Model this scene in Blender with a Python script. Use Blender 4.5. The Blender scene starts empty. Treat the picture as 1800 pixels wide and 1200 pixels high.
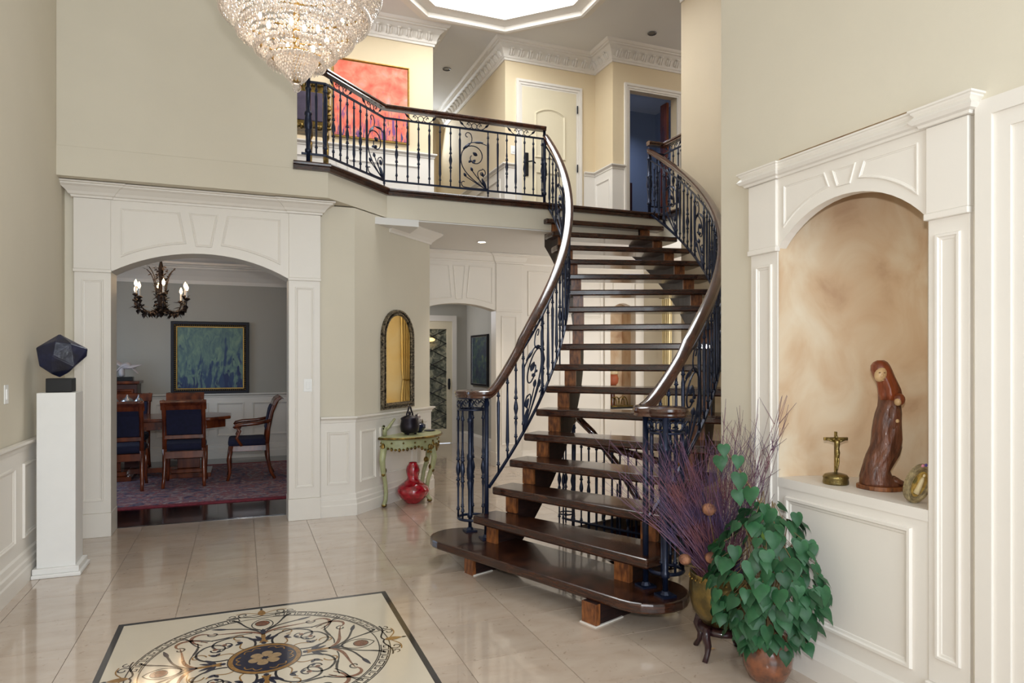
import bpy, bmesh, math, random
from mathutils import Vector, Matrix
random.seed(7)
PI = math.pi
scene = bpy.context.scene
col = scene.collection

# ------------------------------------------------------------------ camera
cam_d = bpy.data.cameras.new('camera'); cam = bpy.data.objects.new('camera', cam_d); col.objects.link(cam)
cam_d.sensor_width = 36.0
cam_d.lens = 36.0 * 1190.0 / 1800.0
cam_d.shift_y = 30.0 / 1800.0
cam_d.clip_start = 0.05
cam.location = (0, 0, 1.5)
cam.rotation_euler = (PI/2, 0, -math.atan(475/1190.0))
scene.camera = cam

# ------------------------------------------------------------------ view + world
scene.view_settings.view_transform = 'Standard'
scene.view_settings.look = 'None'
scene.view_settings.gamma = 1.0
scene.view_settings.exposure = 0.63
scene.view_settings.use_curve_mapping = False
scene.cycles.max_bounces = 5; scene.cycles.diffuse_bounces = 4; scene.cycles.glossy_bounces = 3; scene.cycles.transparent_max_bounces = 8
scene.cycles.sample_clamp_indirect = 6.0; scene.cycles.adaptive_threshold = 0.02
wd = bpy.data.worlds.new('world'); scene.world = wd; wd.use_nodes = True
wd.node_tree.nodes['Background'].inputs[0].default_value = (0.80, 0.88, 1.0, 1)
wd.node_tree.nodes['Background'].inputs[1].default_value = 1.0

# ------------------------------------------------------------------ lights
def area(name, loc, target, sx, sy, energy, color=(1, 1, 1)):
    l = bpy.data.lights.new(name, 'AREA'); l.shape = 'RECTANGLE'; l.size = sx; l.size_y = sy
    l.energy = energy; l.color = color
    o = bpy.data.objects.new(name, l); col.objects.link(o); o.location = loc
    d = Vector(target) - Vector(loc)
    o.rotation_euler = d.to_track_quat('-Z', 'Y').to_euler()
    return o
# the photographer's flash just above the lens
area('camera_flash', (0.0, 0.0, 1.69), (0.9, 6.5, 2.1), 0.09, 0.05, 34, (0.95, 0.97, 1.0))
# daylight entering by the tall entrance windows behind the photographer
area('entrance_daylight', (0.95, -2.03, 2.7), (-0.5, 5.0, 2.6), 2.6, 4.2, 104, (0.82, 0.93, 1.0))
# area lights placed inside the rooms next door and upstairs
area('dining_area_light', (-2.75, 9.0, 1.7), (0.5, 9.0, 1.2), 1.6, 1.6, 15, (0.55, 0.76, 1.0))  # area light inside the dining room, no window in its wall
area('stair_hall_fill', (5.30, 6.66, 1.6), (5.05, 8.4, 1.6), 0.6, 1.8, 23, (0.97, 0.97, 0.96))  # added area light, hidden behind the stair wall, to brighten hall and soffit
area('upper_corridor_fill', (2.9, 11.9, 5.5), (2.9, 9.5, 4.2), 0.8, 0.6, 7, (0.80, 0.90, 1.0))  # added cool area light to brighten the corridor
area('hall_area_light', (2.3, 11.2, 2.3), (3.2, 10.2, 1.2), 0.8, 0.8, 9, (0.95, 0.96, 1.0))  # area light inside the lower hall, no window built
area('upper_hall_fill', (0.4, 7.6, 5.6), (1.6, 8.4, 4.2), 1.2, 1.2, 12, (0.97, 0.95, 0.95))  # added area light floating below the gallery ceiling
area('landing_fill', (6.3, 7.4, 5.5), (4.4, 8.2, 4.2), 1.2, 1.2, 2.5, (0.97, 0.95, 0.95))  # added area light floating below the landing ceiling
area('upper_room_area_light', (6.0, 9.6, 5.5), (5.5, 9.8, 3.3), 0.8, 0.8, 5, (0.55, 0.68, 1.0))  # area light inside the upper room, no window built

# ------------------------------------------------------------------ materials
def lin(c):
    return tuple((x/12.92 if x <= 0.04045 else ((x+0.055)/1.055)**2.4) for x in c)
def rgb(r, g, b): return lin((r/255.0, g/255.0, b/255.0))
MATS = {}
def mat(name, c, rough=0.5, metal=0.0, var=0.0, scale=6.0, c2=None, bump=0.0, bscale=60.0, coat=0.0, spec=0.5,
        emit=None, estr=0.0, alpha=1.0, stretch=None, contrast=None):
    m = bpy.data.materials.new(name); m.use_nodes = True
    nt = m.node_tree; b = nt.nodes['Principled BSDF']
    b.inputs['Base Color'].default_value = (*c, 1)
    b.inputs['Roughness'].default_value = rough
    b.inputs['Metallic'].default_value = metal
    b.inputs['Specular IOR Level'].default_value = spec
    b.inputs['Coat Weight'].default_value = coat
    b.inputs['Coat Roughness'].default_value = 0.06
    if emit: b.inputs['Emission Color'].default_value = (*emit, 1); b.inputs['Emission Strength'].default_value = estr
    tc = nt.nodes.new('ShaderNodeTexCoord'); mp = nt.nodes.new('ShaderNodeMapping')
    nt.links.new(tc.outputs['Object'], mp.inputs['Vector'])
    if stretch: mp.inputs['Scale'].default_value = stretch
    if var > 0 or c2:
        n = nt.nodes.new('ShaderNodeTexNoise'); n.inputs['Scale'].default_value = scale; n.inputs['Detail'].default_value = 5.0
        nt.links.new(mp.outputs[0], n.inputs['Vector'])
        r = nt.nodes.new('ShaderNodeValToRGB')
        lo, hi = contrast or (0.35, 0.65)
        r.color_ramp.elements[0].position = lo; r.color_ramp.elements[1].position = hi
        a = c2 if c2 else tuple(x*(1-var) for x in c)
        r.color_ramp.elements[0].color = (*a, 1); r.color_ramp.elements[1].color = (*c, 1)
        nt.links.new(n.outputs['Fac'], r.inputs['Fac']); nt.links.new(r.outputs['Color'], b.inputs['Base Color'])
    if bump > 0:
        n2 = nt.nodes.new('ShaderNodeTexNoise'); n2.inputs['Scale'].default_value = bscale; n2.inputs['Detail'].default_value = 3.0
        nt.links.new(mp.outputs[0], n2.inputs['Vector'])
        bm_ = nt.nodes.new('ShaderNodeBump'); bm_.inputs['Strength'].default_value = bump; bm_.inputs['Distance'].default_value = 0.01
        nt.links.new(n2.outputs['Fac'], bm_.inputs['Height']); nt.links.new(bm_.outputs['Normal'], b.inputs['Normal'])
    MATS[name] = m
    return m

PAINT = mat('beige_wall_paint', rgb(216, 207, 188), 0.65, var=0.03, scale=2.0, bump=0.05, bscale=180)
WHITE = mat('white_trim_paint', rgb(231, 224, 214), 0.42, var=0.02, scale=3.0)
CEIL = mat('ceiling_paint', rgb(226, 223, 219), 0.75, var=0.02, scale=2.0)
CREAMUP = mat('cream_wall_paint', rgb(224, 205, 171), 0.65, var=0.03, scale=2.0, bump=0.04, bscale=180)
STAIRW = mat('darkened_cream_stair_paint', rgb(203, 186, 158), 0.65, var=0.03, scale=2.0, bump=0.04, bscale=180)  # cream paint darkened to hold down the skylight on this wall
DINPAINT = mat('grey_dining_paint', rgb(176, 172, 162), 0.7, var=0.03, scale=2.0)
GROUT = mat('tile_grout', rgb(128, 112, 98), 0.6, var=0.1, scale=30)
IRON = mat('dark_blue_iron', (0.010, 0.017, 0.045), 0.34, 0.35, var=0.25, scale=40, spec=0.55, bump=0.1, bscale=120)
OAKD = mat('near_black_oak', rgb(46, 26, 22), 0.5, scale=9.0, c2=rgb(26, 15, 16), stretch=(1.2, 1.2, 9.0), spec=0.3)
OAK = mat('dark_stained_oak', rgb(70, 38, 23), 0.26, var=0.0, scale=9.0, c2=rgb(34, 18, 14), stretch=(1.2, 1.2, 9.0), coat=0.35)
OAKL = mat('lit_front_and_base_oak', rgb(146, 88, 44), 0.4, scale=14.0, c2=rgb(84, 44, 22), stretch=(3, 3, 1), coat=0.15)  # paler oak for the lit stringer fronts, also the statue base
RAILW = mat('polished_oak_handrail', rgb(80, 46, 31), 0.22, scale=16.0, c2=rgb(48, 25, 18), coat=0.7)
MAHOG = mat('mahogany', rgb(126, 60, 28), 0.25, scale=10.0, c2=rgb(74, 30, 16), stretch=(1, 1, 0.25), coat=0.4)
NAVYF = mat('navy_upholstery', rgb(22, 24, 56), 0.85, var=0.3, scale=25, bump=0.2, bscale=300)
DARKFLOOR = mat('dark_wood_floor', rgb(36, 20, 22), 0.16, var=0.4, scale=8, stretch=(1, 8, 1), coat=0.4)
GOLD = mat('antique_gilt', rgb(150, 122, 62), 0.35, 0.85, scale=22, c2=rgb(84, 70, 42), bump=0.3, bscale=70)
GOLDL = mat('gilt_picture_frame', rgb(176, 140, 70), 0.4, 0.6, var=0.3, scale=30)
BRASS = mat('hammered_brass', rgb(150, 128, 74), 0.33, 0.9, scale=14, c2=rgb(104, 94, 64), bump=0.5, bscale=34)
SAGE = mat('sage_green_lacquer', rgb(176, 178, 134), 0.35, var=0.25, scale=12)
BLACK = mat('black_stone', rgb(17, 19, 34), 0.32, scale=9, c2=rgb(34, 38, 66), bump=0.35, bscale=26, coat=0.2)
BLACKM = mat('black_base', rgb(12, 12, 16), 0.3)
SILVER = mat('silver', rgb(196, 198, 206), 0.2, 1.0)
PLASTER = mat('white_sculpture', rgb(206, 198, 200), 0.4, var=0.1, scale=10)
PLATEW = mat('white_plastic', rgb(236, 234, 230), 0.35, var=0.02, scale=10)
STATW = mat('carved_walnut', rgb(118, 70, 46), 0.42, scale=16, c2=rgb(78, 44, 30), stretch=(2.4, 2.4, 0.6), coat=0.15, bump=0.5, bscale=38)
STATR = mat('red_brown_carved_wood', rgb(138, 66, 32), 0.36, scale=16, c2=rgb(100, 46, 24), stretch=(2, 2, 0.6), coat=0.2, bump=0.3, bscale=30)
STATF = mat('pale_carved_face', rgb(206, 170, 124), 0.4, var=0.1, scale=20)
LEAF = mat('dark_green_leaf', rgb(50, 96, 58), 0.5, scale=9, c2=rgb(30, 66, 40), spec=0.35)
def vary(m, lo=0.72, hi=1.35):                        # each copy of a piece gets its own tone
    nt = m.node_tree; b = nt.nodes['Principled BSDF']; src = b.inputs['Base Color'].links[0].from_socket
    oi = nt.nodes.new('ShaderNodeObjectInfo'); mr = nt.nodes.new('ShaderNodeMapRange'); mr.inputs['To Min'].default_value = lo; mr.inputs['To Max'].default_value = hi
    hs = nt.nodes.new('ShaderNodeHueSaturation'); nt.links.new(oi.outputs['Random'], mr.inputs['Value']); nt.links.new(mr.outputs[0], hs.inputs['Value'])
    nt.links.new(src, hs.inputs['Color']); nt.links.new(hs.outputs[0], b.inputs['Base Color'])
vary(LEAF)
LEAFL = mat('light_green_leaf', rgb(112, 146, 66), 0.4, var=0.3, scale=9)
STEM = mat('plant_stem', rgb(118, 96, 60), 0.6, var=0.3, scale=20)
TWIG = mat('purple_brown_twig', rgb(112, 66, 70), 0.6, scale=9, c2=rgb(70, 58, 92))
POD = mat('dried_seed_pod', rgb(152, 104, 74), 0.7, scale=24, c2=rgb(96, 58, 44), bump=0.8, bscale=50)
CLAY = mat('glazed_clay_pot', rgb(138, 82, 54), 0.25, scale=20, c2=rgb(86, 58, 46), coat=0.5)
SOIL = mat('soil', rgb(48, 36, 30), 0.9, var=0.4, scale=40)
REDG = mat('ruby_red_glass', rgb(186, 14, 42), 0.06, scale=22, c2=rgb(132, 6, 26), coat=0.8, spec=0.8, bump=0.25, bscale=26)
POTIRON = mat('dark_cast_iron', rgb(40, 34, 44), 0.38, 0.5, var=0.3, scale=20)
DBLUE = mat('dark_blue_china', rgb(22, 32, 62), 0.25, var=0.4, scale=18)
CHINA = mat('speckled_white_china', rgb(206, 200, 190), 0.25, scale=40, c2=rgb(130, 110, 104))
CREAMD = mat('cream_door_paint', rgb(226, 214, 186), 0.45, var=0.02, scale=3)
BLACKMET = mat('black_metal', (0.012, 0.012, 0.016), 0.4, 0.5)
DARKWOOD = mat('dark_cabinet_wood', rgb(74, 32, 24), 0.35, var=0.4, scale=12)
BEADCOL = mat('pewter_beaded_frame', rgb(150, 138, 118), 0.3, 0.8, scale=50, c2=rgb(40, 38, 36))
MINLAY = mat('medallion_field_marble', rgb(216, 204, 184), 0.12, var=0.06, scale=3, coat=0.5)
IBLACK = mat('black_marble_inlay', rgb(36, 36, 42), 0.14, var=0.5, scale=40, coat=0.5)
INAVY = mat('navy_marble_inlay', rgb(34, 38, 62), 0.14, var=0.5, scale=60, coat=0.5)
IGOLD = mat('golden_marble_inlay', rgb(158, 116, 62), 0.14, var=0.35, scale=40, coat=0.5)
IRUST = mat('rust_marble_inlay', rgb(132, 84, 62), 0.14, var=0.35, scale=40, coat=0.5)
ITAN = mat('tan_marble_inlay', rgb(172, 144, 108), 0.14, var=0.2, scale=40, coat=0.5)
BULB = mat('lit_candle_bulb', (1, 0.75, 0.45), 0.3, emit=(1.0, 0.62, 0.28), estr=16)
BULBC = mat('lit_chandelier_bulb', (1, 0.8, 0.55), 0.3, emit=(1.0, 0.74, 0.48), estr=14)
SKYP = mat('glowing_skylight_panel', (1, 1, 1), 0.5, emit=(0.92, 0.97, 1.0), estr=5.2)
LAMPD = mat('lit_downlight', (1, 0.9, 0.7), 0.4, emit=(1.0, 0.85, 0.6), estr=12)
LAMPOFF = mat('unlit_downlight', rgb(120, 118, 118), 0.25, 0.6)
PINK = mat('pinkish_curtain_wall', rgb(206, 188, 180), 0.7, var=0.03, scale=3)

def tile_material():
    m = bpy.data.materials.new('polished_marble_tile'); m.use_nodes = True; nt = m.node_tree; b = nt.nodes['Principled BSDF']
    tc = nt.nodes.new('ShaderNodeTexCoord'); oi = nt.nodes.new('ShaderNodeObjectInfo')
    n = nt.nodes.new('ShaderNodeTexNoise'); n.inputs['Scale'].default_value = 3.5; n.inputs['Detail'].default_value = 7; n.inputs['Distortion'].default_value = 0.6
    mp = nt.nodes.new('ShaderNodeMapping'); mp.inputs['Scale'].default_value = (1.0, 2.0, 1.0)
    nt.links.new(tc.outputs['Object'], mp.inputs['Vector']); nt.links.new(mp.outputs[0], n.inputs['Vector'])
    r = nt.nodes.new('ShaderNodeValToRGB'); e = r.color_ramp.elements
    e[0].position = 0.28; e[0].color = (*rgb(178, 158, 140), 1); e[1].position = 0.66; e[1].color = (*rgb(198, 181, 164), 1)
    v = r.color_ramp.elements.new(0.40); v.color = (*rgb(190, 171, 153), 1)
    nt.links.new(n.outputs['Fac'], r.inputs['Fac'])
    # fine dark flecks and veins
    n2 = nt.nodes.new('ShaderNodeTexNoise'); n2.inputs['Scale'].default_value = 22; n2.inputs['Detail'].default_value = 6; n2.inputs['Distortion'].default_value = 1.6
    nt.links.new(tc.outputs['Object'], n2.inputs['Vector'])
    r2 = nt.nodes.new('ShaderNodeValToRGB'); r2.color_ramp.elements[0].position = 0.27; r2.color_ramp.elements[0].color = (0.42, 0.34, 0.29, 1)
    r2.color_ramp.elements[1].position = 0.37; r2.color_ramp.elements[1].color = (1, 1, 1, 1)
    nt.links.new(n2.outputs['Fac'], r2.inputs['Fac'])
    mx = nt.nodes.new('ShaderNodeMixRGB'); mx.blend_type = 'MULTIPLY'; mx.inputs[0].default_value = 0.55
    nt.links.new(r.outputs[0], mx.inputs[1]); nt.links.new(r2.outputs[0], mx.inputs[2])
    mr = nt.nodes.new('ShaderNodeMapRange'); mr.inputs['To Min'].default_value = 0.93; mr.inputs['To Max'].default_value = 1.04
    nt.links.new(oi.outputs['Random'], mr.inputs['Value'])
    mx2 = nt.nodes.new('ShaderNodeMixRGB'); mx2.blend_type = 'MULTIPLY'; mx2.inputs[0].default_value = 1.0
    nt.links.new(mx.outputs[0], mx2.inputs[1]); nt.links.new(mr.outputs[0], mx2.inputs[2])
    nt.links.new(mx2.outputs[0], b.inputs['Base Color'])
    b.inputs['Roughness'].default_value = 0.13; b.inputs['Coat Weight'].default_value = 0.6; b.inputs['Coat Roughness'].default_value = 0.03
    b.inputs['Specular IOR Level'].default_value = 0.6
    return m
TILE = tile_material()

def ramp_material(name, stops, scale, stretch=(1, 1, 1), detail=6, dist=1.0, rough=0.6, metal=0.0, extra=None):
    m = bpy.data.materials.new(name); m.use_nodes = True; nt = m.node_tree; b = nt.nodes['Principled BSDF']
    tc = nt.nodes.new('ShaderNodeTexCoord'); mp = nt.nodes.new('ShaderNodeMapping'); mp.inputs['Scale'].default_value = stretch
    n = nt.nodes.new('ShaderNodeTexNoise'); n.inputs['Scale'].default_value = scale; n.inputs['Detail'].default_value = detail; n.inputs['Distortion'].default_value = dist
    nt.links.new(tc.outputs['Object'], mp.inputs['Vector']); nt.links.new(mp.outputs[0], n.inputs['Vector'])
    r = nt.nodes.new('ShaderNodeValToRGB'); el = r.color_ramp.elements
    while len(el) < len(stops): el.new(0.5)
    for i, (p, c) in enumerate(stops): el[i].position = p; el[i].color = (*c, 1)
    nt.links.new(n.outputs['Fac'], r.inputs['Fac'])
    out = r.outputs[0]
    if extra:   # streaks that grow out of the lower edge: (colour, scale, stretch, threshold, base height, fade height)
        for (c, sc, st, th, z0, z1) in extra:
            mp2 = nt.nodes.new('ShaderNodeMapping'); mp2.inputs['Scale'].default_value = st
            nt.links.new(tc.outputs['Object'], mp2.inputs['Vector'])
            n2 = nt.nodes.new('ShaderNodeTexNoise'); n2.inputs['Scale'].default_value = sc; n2.inputs['Detail'].default_value = 4; n2.inputs['Distortion'].default_value = 1.2
            nt.links.new(mp2.outputs[0], n2.inputs['Vector'])
            sep = nt.nodes.new('ShaderNodeSeparateXYZ'); nt.links.new(tc.outputs['Object'], sep.inputs[0])
            mr = nt.nodes.new('ShaderNodeMapRange'); mr.inputs['From Min'].default_value = z0; mr.inputs['From Max'].default_value = z1
            mr.inputs['To Min'].default_value = 0.10; mr.inputs['To Max'].default_value = -0.22
            nt.links.new(sep.outputs['Z'], mr.inputs['Value'])
            ad = nt.nodes.new('ShaderNodeMath'); ad.operation = 'ADD'
            nt.links.new(n2.outputs['Fac'], ad.inputs[0]); nt.links.new(mr.outputs[0], ad.inputs[1])
            rr = nt.nodes.new('ShaderNodeValToRGB'); rr.color_ramp.elements[0].position = th; rr.color_ramp.elements[0].color = (0, 0, 0, 1)
            rr.color_ramp.elements[1].position = th + 0.09; rr.color_ramp.elements[1].color = (1, 1, 1, 1)
            nt.links.new(ad.outputs[0], rr.inputs['Fac'])
            mx = nt.nodes.new('ShaderNodeMixRGB'); nt.links.new(rr.outputs[0], mx.inputs[0]); nt.links.new(out, mx.inputs[1])
            mx.inputs[2].default_value = (*c, 1); out = mx.outputs[0]
    nt.links.new(out, b.inputs['Base Color'])
    b.inputs['Roughness'].default_value = rough; b.inputs['Metallic'].default_value = metal
    return m
REDART = ramp_material('coral_red_abstract_canvas', [(0.28, rgb(214, 84, 62)), (0.45, rgb(232, 112, 86)), (0.60, rgb(236, 140, 112)), (0.75, rgb(234, 156, 148))], 7.0, dist=0.4,
                       extra=[(rgb(116, 66, 128), 7.0, (3.2, 1, 0.55), 0.60, -0.45, 0.5), (rgb(58, 48, 104), 12.0, (3.0, 1, 0.5), 0.625, -0.45, 0.30), (rgb(120, 92, 70), 10.0, (3.0, 1, 0.5), 0.65, -0.5, 0.25)])
BLUEART = ramp_material('blue_green_abstract_canvas', [(0.25, rgb(74, 100, 114)), (0.45, rgb(98, 126, 124)), (0.6, rgb(118, 146, 130)), (0.8, rgb(140, 160, 136))], 8.0, stretch=(1.6, 1, 0.7), dist=1.6,
                        extra=[(rgb(52, 74, 110), 4.5, (1.6, 1, 0.6), 0.50, -0.5, 0.55), (rgb(40, 54, 96), 7.0, (2.4, 1, 0.8), 0.56, -0.45, 0.30)])
LANDART = ramp_material('dark_landscape_canvas', [(0.32, rgb(24, 30, 54)), (0.48, rgb(34, 52, 66)), (0.6, rgb(58, 80, 66)), (0.75, rgb(112, 112, 66))], 9.0, dist=1.0)
FAUX = ramp_material('tan_faux_finish_plaster', [(0.26, rgb(176, 138, 106)), (0.42, rgb(206, 176, 142)), (0.56, rgb(216, 194, 164)), (0.75, rgb(224, 210, 186))], 3.6, stretch=(1, 1, 0.8), detail=7, dist=0.7, rough=0.7)
RUGM = ramp_material('oriental_rug_pile', [(0.34, rgb(74, 62, 92)), (0.44, rgb(128, 116, 130)), (0.52, rgb(150, 84, 92)), (0.62, rgb(172, 160, 158)), (0.75, rgb(96, 82, 108))], 7.0, detail=8, dist=2.0, rough=0.95)
RUGB = mat('red_rug_border', rgb(142, 52, 66), 0.95, var=0.4, scale=30)
MIRR = ramp_material('mirror_with_painted_gold_reflection', [(0.3, rgb(250, 212, 134)), (0.7, rgb(255, 240, 196))], 1.6, rough=0.03, metal=1.0)  # golden reflection of curtains put into the glass colour
LEADG = ramp_material('leaded_obscure_glass', [(0.32, rgb(58, 62, 58)), (0.5, rgb(112, 114, 100)), (0.64, rgb(168, 164, 140)), (0.8, rgb(92, 84, 60))], 11.0, rough=0.12)

def crystal_material():
    m = bpy.data.materials.new('cut_crystal'); m.use_nodes = True; nt = m.node_tree
    for n in list(nt.nodes): nt.nodes.remove(n)
    out = nt.nodes.new('ShaderNodeOutputMaterial'); mix = nt.nodes.new('ShaderNodeMixShader'); mix2 = nt.nodes.new('ShaderNodeMixShader')
    gl = nt.nodes.new('ShaderNodeBsdfGlossy'); gl.inputs['Roughness'].default_value = 0.08; gl.inputs['Color'].default_value = (1, 0.98, 0.96, 1)
    tr = nt.nodes.new('ShaderNodeBsdfTransparent'); tr.inputs['Color'].default_value = (0.90, 0.88, 0.87, 1)
    tl = nt.nodes.new('ShaderNodeBsdfTranslucent'); tl.inputs['Color'].default_value = (1.0, 0.97, 0.94, 1)
    fr = nt.nodes.new('ShaderNodeLayerWeight'); fr.inputs['Blend'].default_value = 0.55
    nt.links.new(fr.outputs['Facing'], mix.inputs[0])
    mix2.inputs[0].default_value = 0.34
    nt.links.new(tr.outputs[0], mix2.inputs[1]); nt.links.new(tl.outputs[0], mix2.inputs[2])
    nt.links.new(mix2.outputs[0], mix.inputs[1]); nt.links.new(gl.outputs[0], mix.inputs[2])
    nt.links.new(mix.outputs[0], out.inputs['Surface'])
    return m
CRYSTAL = crystal_material()

# ------------------------------------------------------------------ mesh helpers
class MB:
    def __init__(self): self.v = []; self.f = []
    def add(self, vs, fs):
        n = len(self.v); self.v += [tuple(p) for p in vs]; self.f += [tuple(i+n for i in f) for f in fs]; return self
    def box(self, x0, y0, z0, x1, y1, z1):
        x0, x1 = min(x0, x1), max(x0, x1); y0, y1 = min(y0, y1), max(y0, y1); z0, z1 = min(z0, z1), max(z0, z1)
        return self.add([(x0,y0,z0),(x1,y0,z0),(x1,y1,z0),(x0,y1,z0),(x0,y0,z1),(x1,y0,z1),(x1,y1,z1),(x0,y1,z1)],
                        [(0,3,2,1),(4,5,6,7),(0,1,5,4),(1,2,6,5),(2,3,7,6),(3,0,4,7)])
    def ext(self, poly, z0, z1):                      # plan polygon (ccw) between two heights
        a = sum(poly[i][0]*poly[(i+1) % len(poly)][1]-poly[(i+1) % len(poly)][0]*poly[i][1] for i in range(len(poly)))
        if a < 0: poly = poly[::-1]
        n = len(poly); vs = [(x, y, z0) for x, y in poly]+[(x, y, z1) for x, y in poly]
        fs = [tuple(range(n-1, -1, -1)), tuple(range(n, 2*n))]+[(i, (i+1) % n, n+(i+1) % n, n+i) for i in range(n)]
        return self.add(vs, fs)
    def exty(self, poly, y0, y1):                     # upright polygon (x,z) between two depths
        a = sum(poly[i][0]*poly[(i+1) % len(poly)][1]-poly[(i+1) % len(poly)][0]*poly[i][1] for i in range(len(poly)))
        if a < 0: poly = poly[::-1]
        n = len(poly); vs = [(x, y0, z) for x, z in poly]+[(x, y1, z) for x, z in poly]
        fs = [tuple(range(n)), tuple(range(2*n-1, n-1, -1))]+[(i, n+i, n+(i+1) % n, (i+1) % n) for i in range(n)]
        return self.add(vs, fs)
    def lathe(self, prof, n=12, c=(0, 0), ax=None):
        vs = []; fs = []; m = len(prof)
        for j in range(n):
            a = 2*PI*j/n
            for r, z in prof: vs.append((c[0]+r*math.cos(a), c[1]+r*math.sin(a), z))
        for j in range(n):
            k = (j+1) % n
            for i in range(m-1): fs.append((j*m+i, k*m+i, k*m+i+1, j*m+i+1))
        if prof[0][0] > 1e-6: fs.append(tuple(j*m for j in range(n-1, -1, -1)))
        if prof[-1][0] > 1e-6: fs.append(tuple(j*m+m-1 for j in range(n)))
        return self.add(vs, fs)
    def tube(self, pts, r, n=6, closed=False):
        P = [Vector(p) for p in pts]; m = len(P)
        R = r if isinstance(r, (list, tuple)) else [r]*m
        vs = []; fs = []; up = None
        for i in range(m):
            if closed: t = P[(i+1) % m]-P[i-1]
            else: t = P[min(i+1, m-1)]-P[max(i-1, 0)]
            if t.length < 1e-9: t = Vector((0, 0, 1))
            t.normalize()
            if up is None:
                up = Vector((0, 0, 1)) if abs(t.z) < 0.9 else Vector((1, 0, 0))
            u = t.cross(up)
            if u.length < 1e-6: u = t.cross(Vector((0.3, 0.8, 0.5)))
            u.normalize(); w = u.cross(t); up = w
            for j in range(n):
                a = 2*PI*j/n; vs.append(P[i]+(u*math.cos(a)+w*math.sin(a))*R[i])
        q = m if closed else m-1
        for i in range(q):
            k = (i+1) % m
            for j in range(n): fs.append((i*n+j, k*n+j, k*n+(j+1) % n, i*n+(j+1) % n)[::-1])
        if not closed: fs.append(tuple(range(n))); fs.append(tuple((m-1)*n+j for j in range(n-1, -1, -1)))
        return self.add(vs, fs)
    def sweep(self, prof, path, closed=False, cap=True):
        """profile (a out to the right of travel, b up) swept along a path of (x,y,z), mitred in plan"""
        P = [Vector(p) for p in path]; m = len(P); k = len(prof); vs = []; fs = []
        for i in range(m):
            d1 = (P[i]-P[i-1]) if (i > 0 or closed) else None
            d2 = (P[(i+1) % m]-P[i]) if (i < m-1 or closed) else None
            ns = []
            for d in (d1, d2):
                if d is not None:
                    l = math.hypot(d.x, d.y)
                    if l > 1e-9: ns.append(Vector((d.y/l, -d.x/l)))
            if len(ns) == 2:
                b = ns[0]+ns[1]
                if b.length < 1e-6: b = ns[0]
                b = b.normalized(); b = b/max(0.35, b.dot(ns[0]))
            else: b = ns[0]
            for a, h in prof: vs.append((P[i].x+b.x*a, P[i].y+b.y*a, P[i].z+h))
        for i in range(m if closed else m-1):
            q = (i+1) % m
            for j in range(k): fs.append((i*k+j, i*k+(j+1) % k, q*k+(j+1) % k, q*k+j))
        if cap and not closed: fs.append(tuple(range(k-1, -1, -1))); fs.append(tuple((m-1)*k+j for j in range(k)))
        return self.add(vs, fs)
    def frame(self, poly, w, h, y, inset=0.0):
        """raised moulding round an upright polygon (x,z) standing proud of plane y towards -y"""
        n = len(poly)
        a = sum(poly[i][0]*poly[(i+1) % n][1]-poly[(i+1) % n][0]*poly[i][1] for i in range(n))
        if a < 0: poly = poly[::-1]
        def off(d):
            o = []
            for i in range(n):
                p0, p1, p2 = Vector(poly[i-1]), Vector(poly[i]), Vector(poly[(i+1) % n])
                e1 = (p1-p0).normalized(); e2 = (p2-p1).normalized()
                n1 = Vector((-e1.y, e1.x)); n2 = Vector((-e2.y, e2.x)); b = n1+n2
                if b.length < 1e-6: b = n1
                b.normalize(); o.append(p1+b*(d/max(0.3, b.dot(n1))))
            return o
        rings = [(0, 0), (0.12*w, h), (0.45*w, h), (0.6*w, h*0.45), (0.9*w, h*0.3), (w, 0)]
        vs = []; fs = []
        for d, q in rings:
            for p in off(d+inset): vs.append((p.x, y-q, p.y))
        for r in range(len(rings)-1):
            for i in range(n): fs.append((r*n+i, r*n+(i+1) % n, (r+1)*n+(i+1) % n, (r+1)*n+i))
        return self.add(vs, fs)
    def ell(self, c, rx, ry, rz, n=10, m=7, M=None):
        vs = []; fs = []
        for i in range(m+1):
            p = PI*i/m
            for j in range(n):
                a = 2*PI*j/n; v = Vector((rx*math.sin(p)*math.cos(a), ry*math.sin(p)*math.sin(a), rz*math.cos(p)))
                if M is not None: v = M @ v
                vs.append(v+Vector(c))
        for i in range(m):
            for j in range(n): fs.append((i*n+j, (i+1)*n+j, (i+1)*n+(j+1) % n, i*n+(j+1) % n))
        return self.add(vs, fs)
    def loft(self, rings, cap=True):
        n = len(rings[0]); vs = [p for r in rings for p in r]; fs = []
        for i in range(len(rings)-1):
            for j in range(n): fs.append((i*n+j, i*n+(j+1) % n, (i+1)*n+(j+1) % n, (i+1)*n+j))
        if cap: fs.append(tuple(range(n-1, -1, -1))); fs.append(tuple((len(rings)-1)*n+j for j in range(n)))
        return self.add(vs, fs)
    def ribbon(self, pts, w, z=0.0, th=0.0008):
        P = [Vector((p[0], p[1])) for p in pts]; m = len(P); W = w if isinstance(w, (list, tuple)) else [w]*m
        L = []; R = []
        for i in range(m):
            t = (P[min(i+1, m-1)]-P[max(i-1, 0)])
            t = t.normalized() if t.length > 1e-9 else Vector((1, 0)); nn = Vector((-t.y, t.x))*(W[i]/2)
            L.append(P[i]+nn); R.append(P[i]-nn)
        vs = [(p.x, p.y, z+th) for p in L]+[(p.x, p.y, z+th) for p in R]
        return self.add(vs, [(i, m+i, m+i+1, i+1) for i in range(m-1)])
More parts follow.
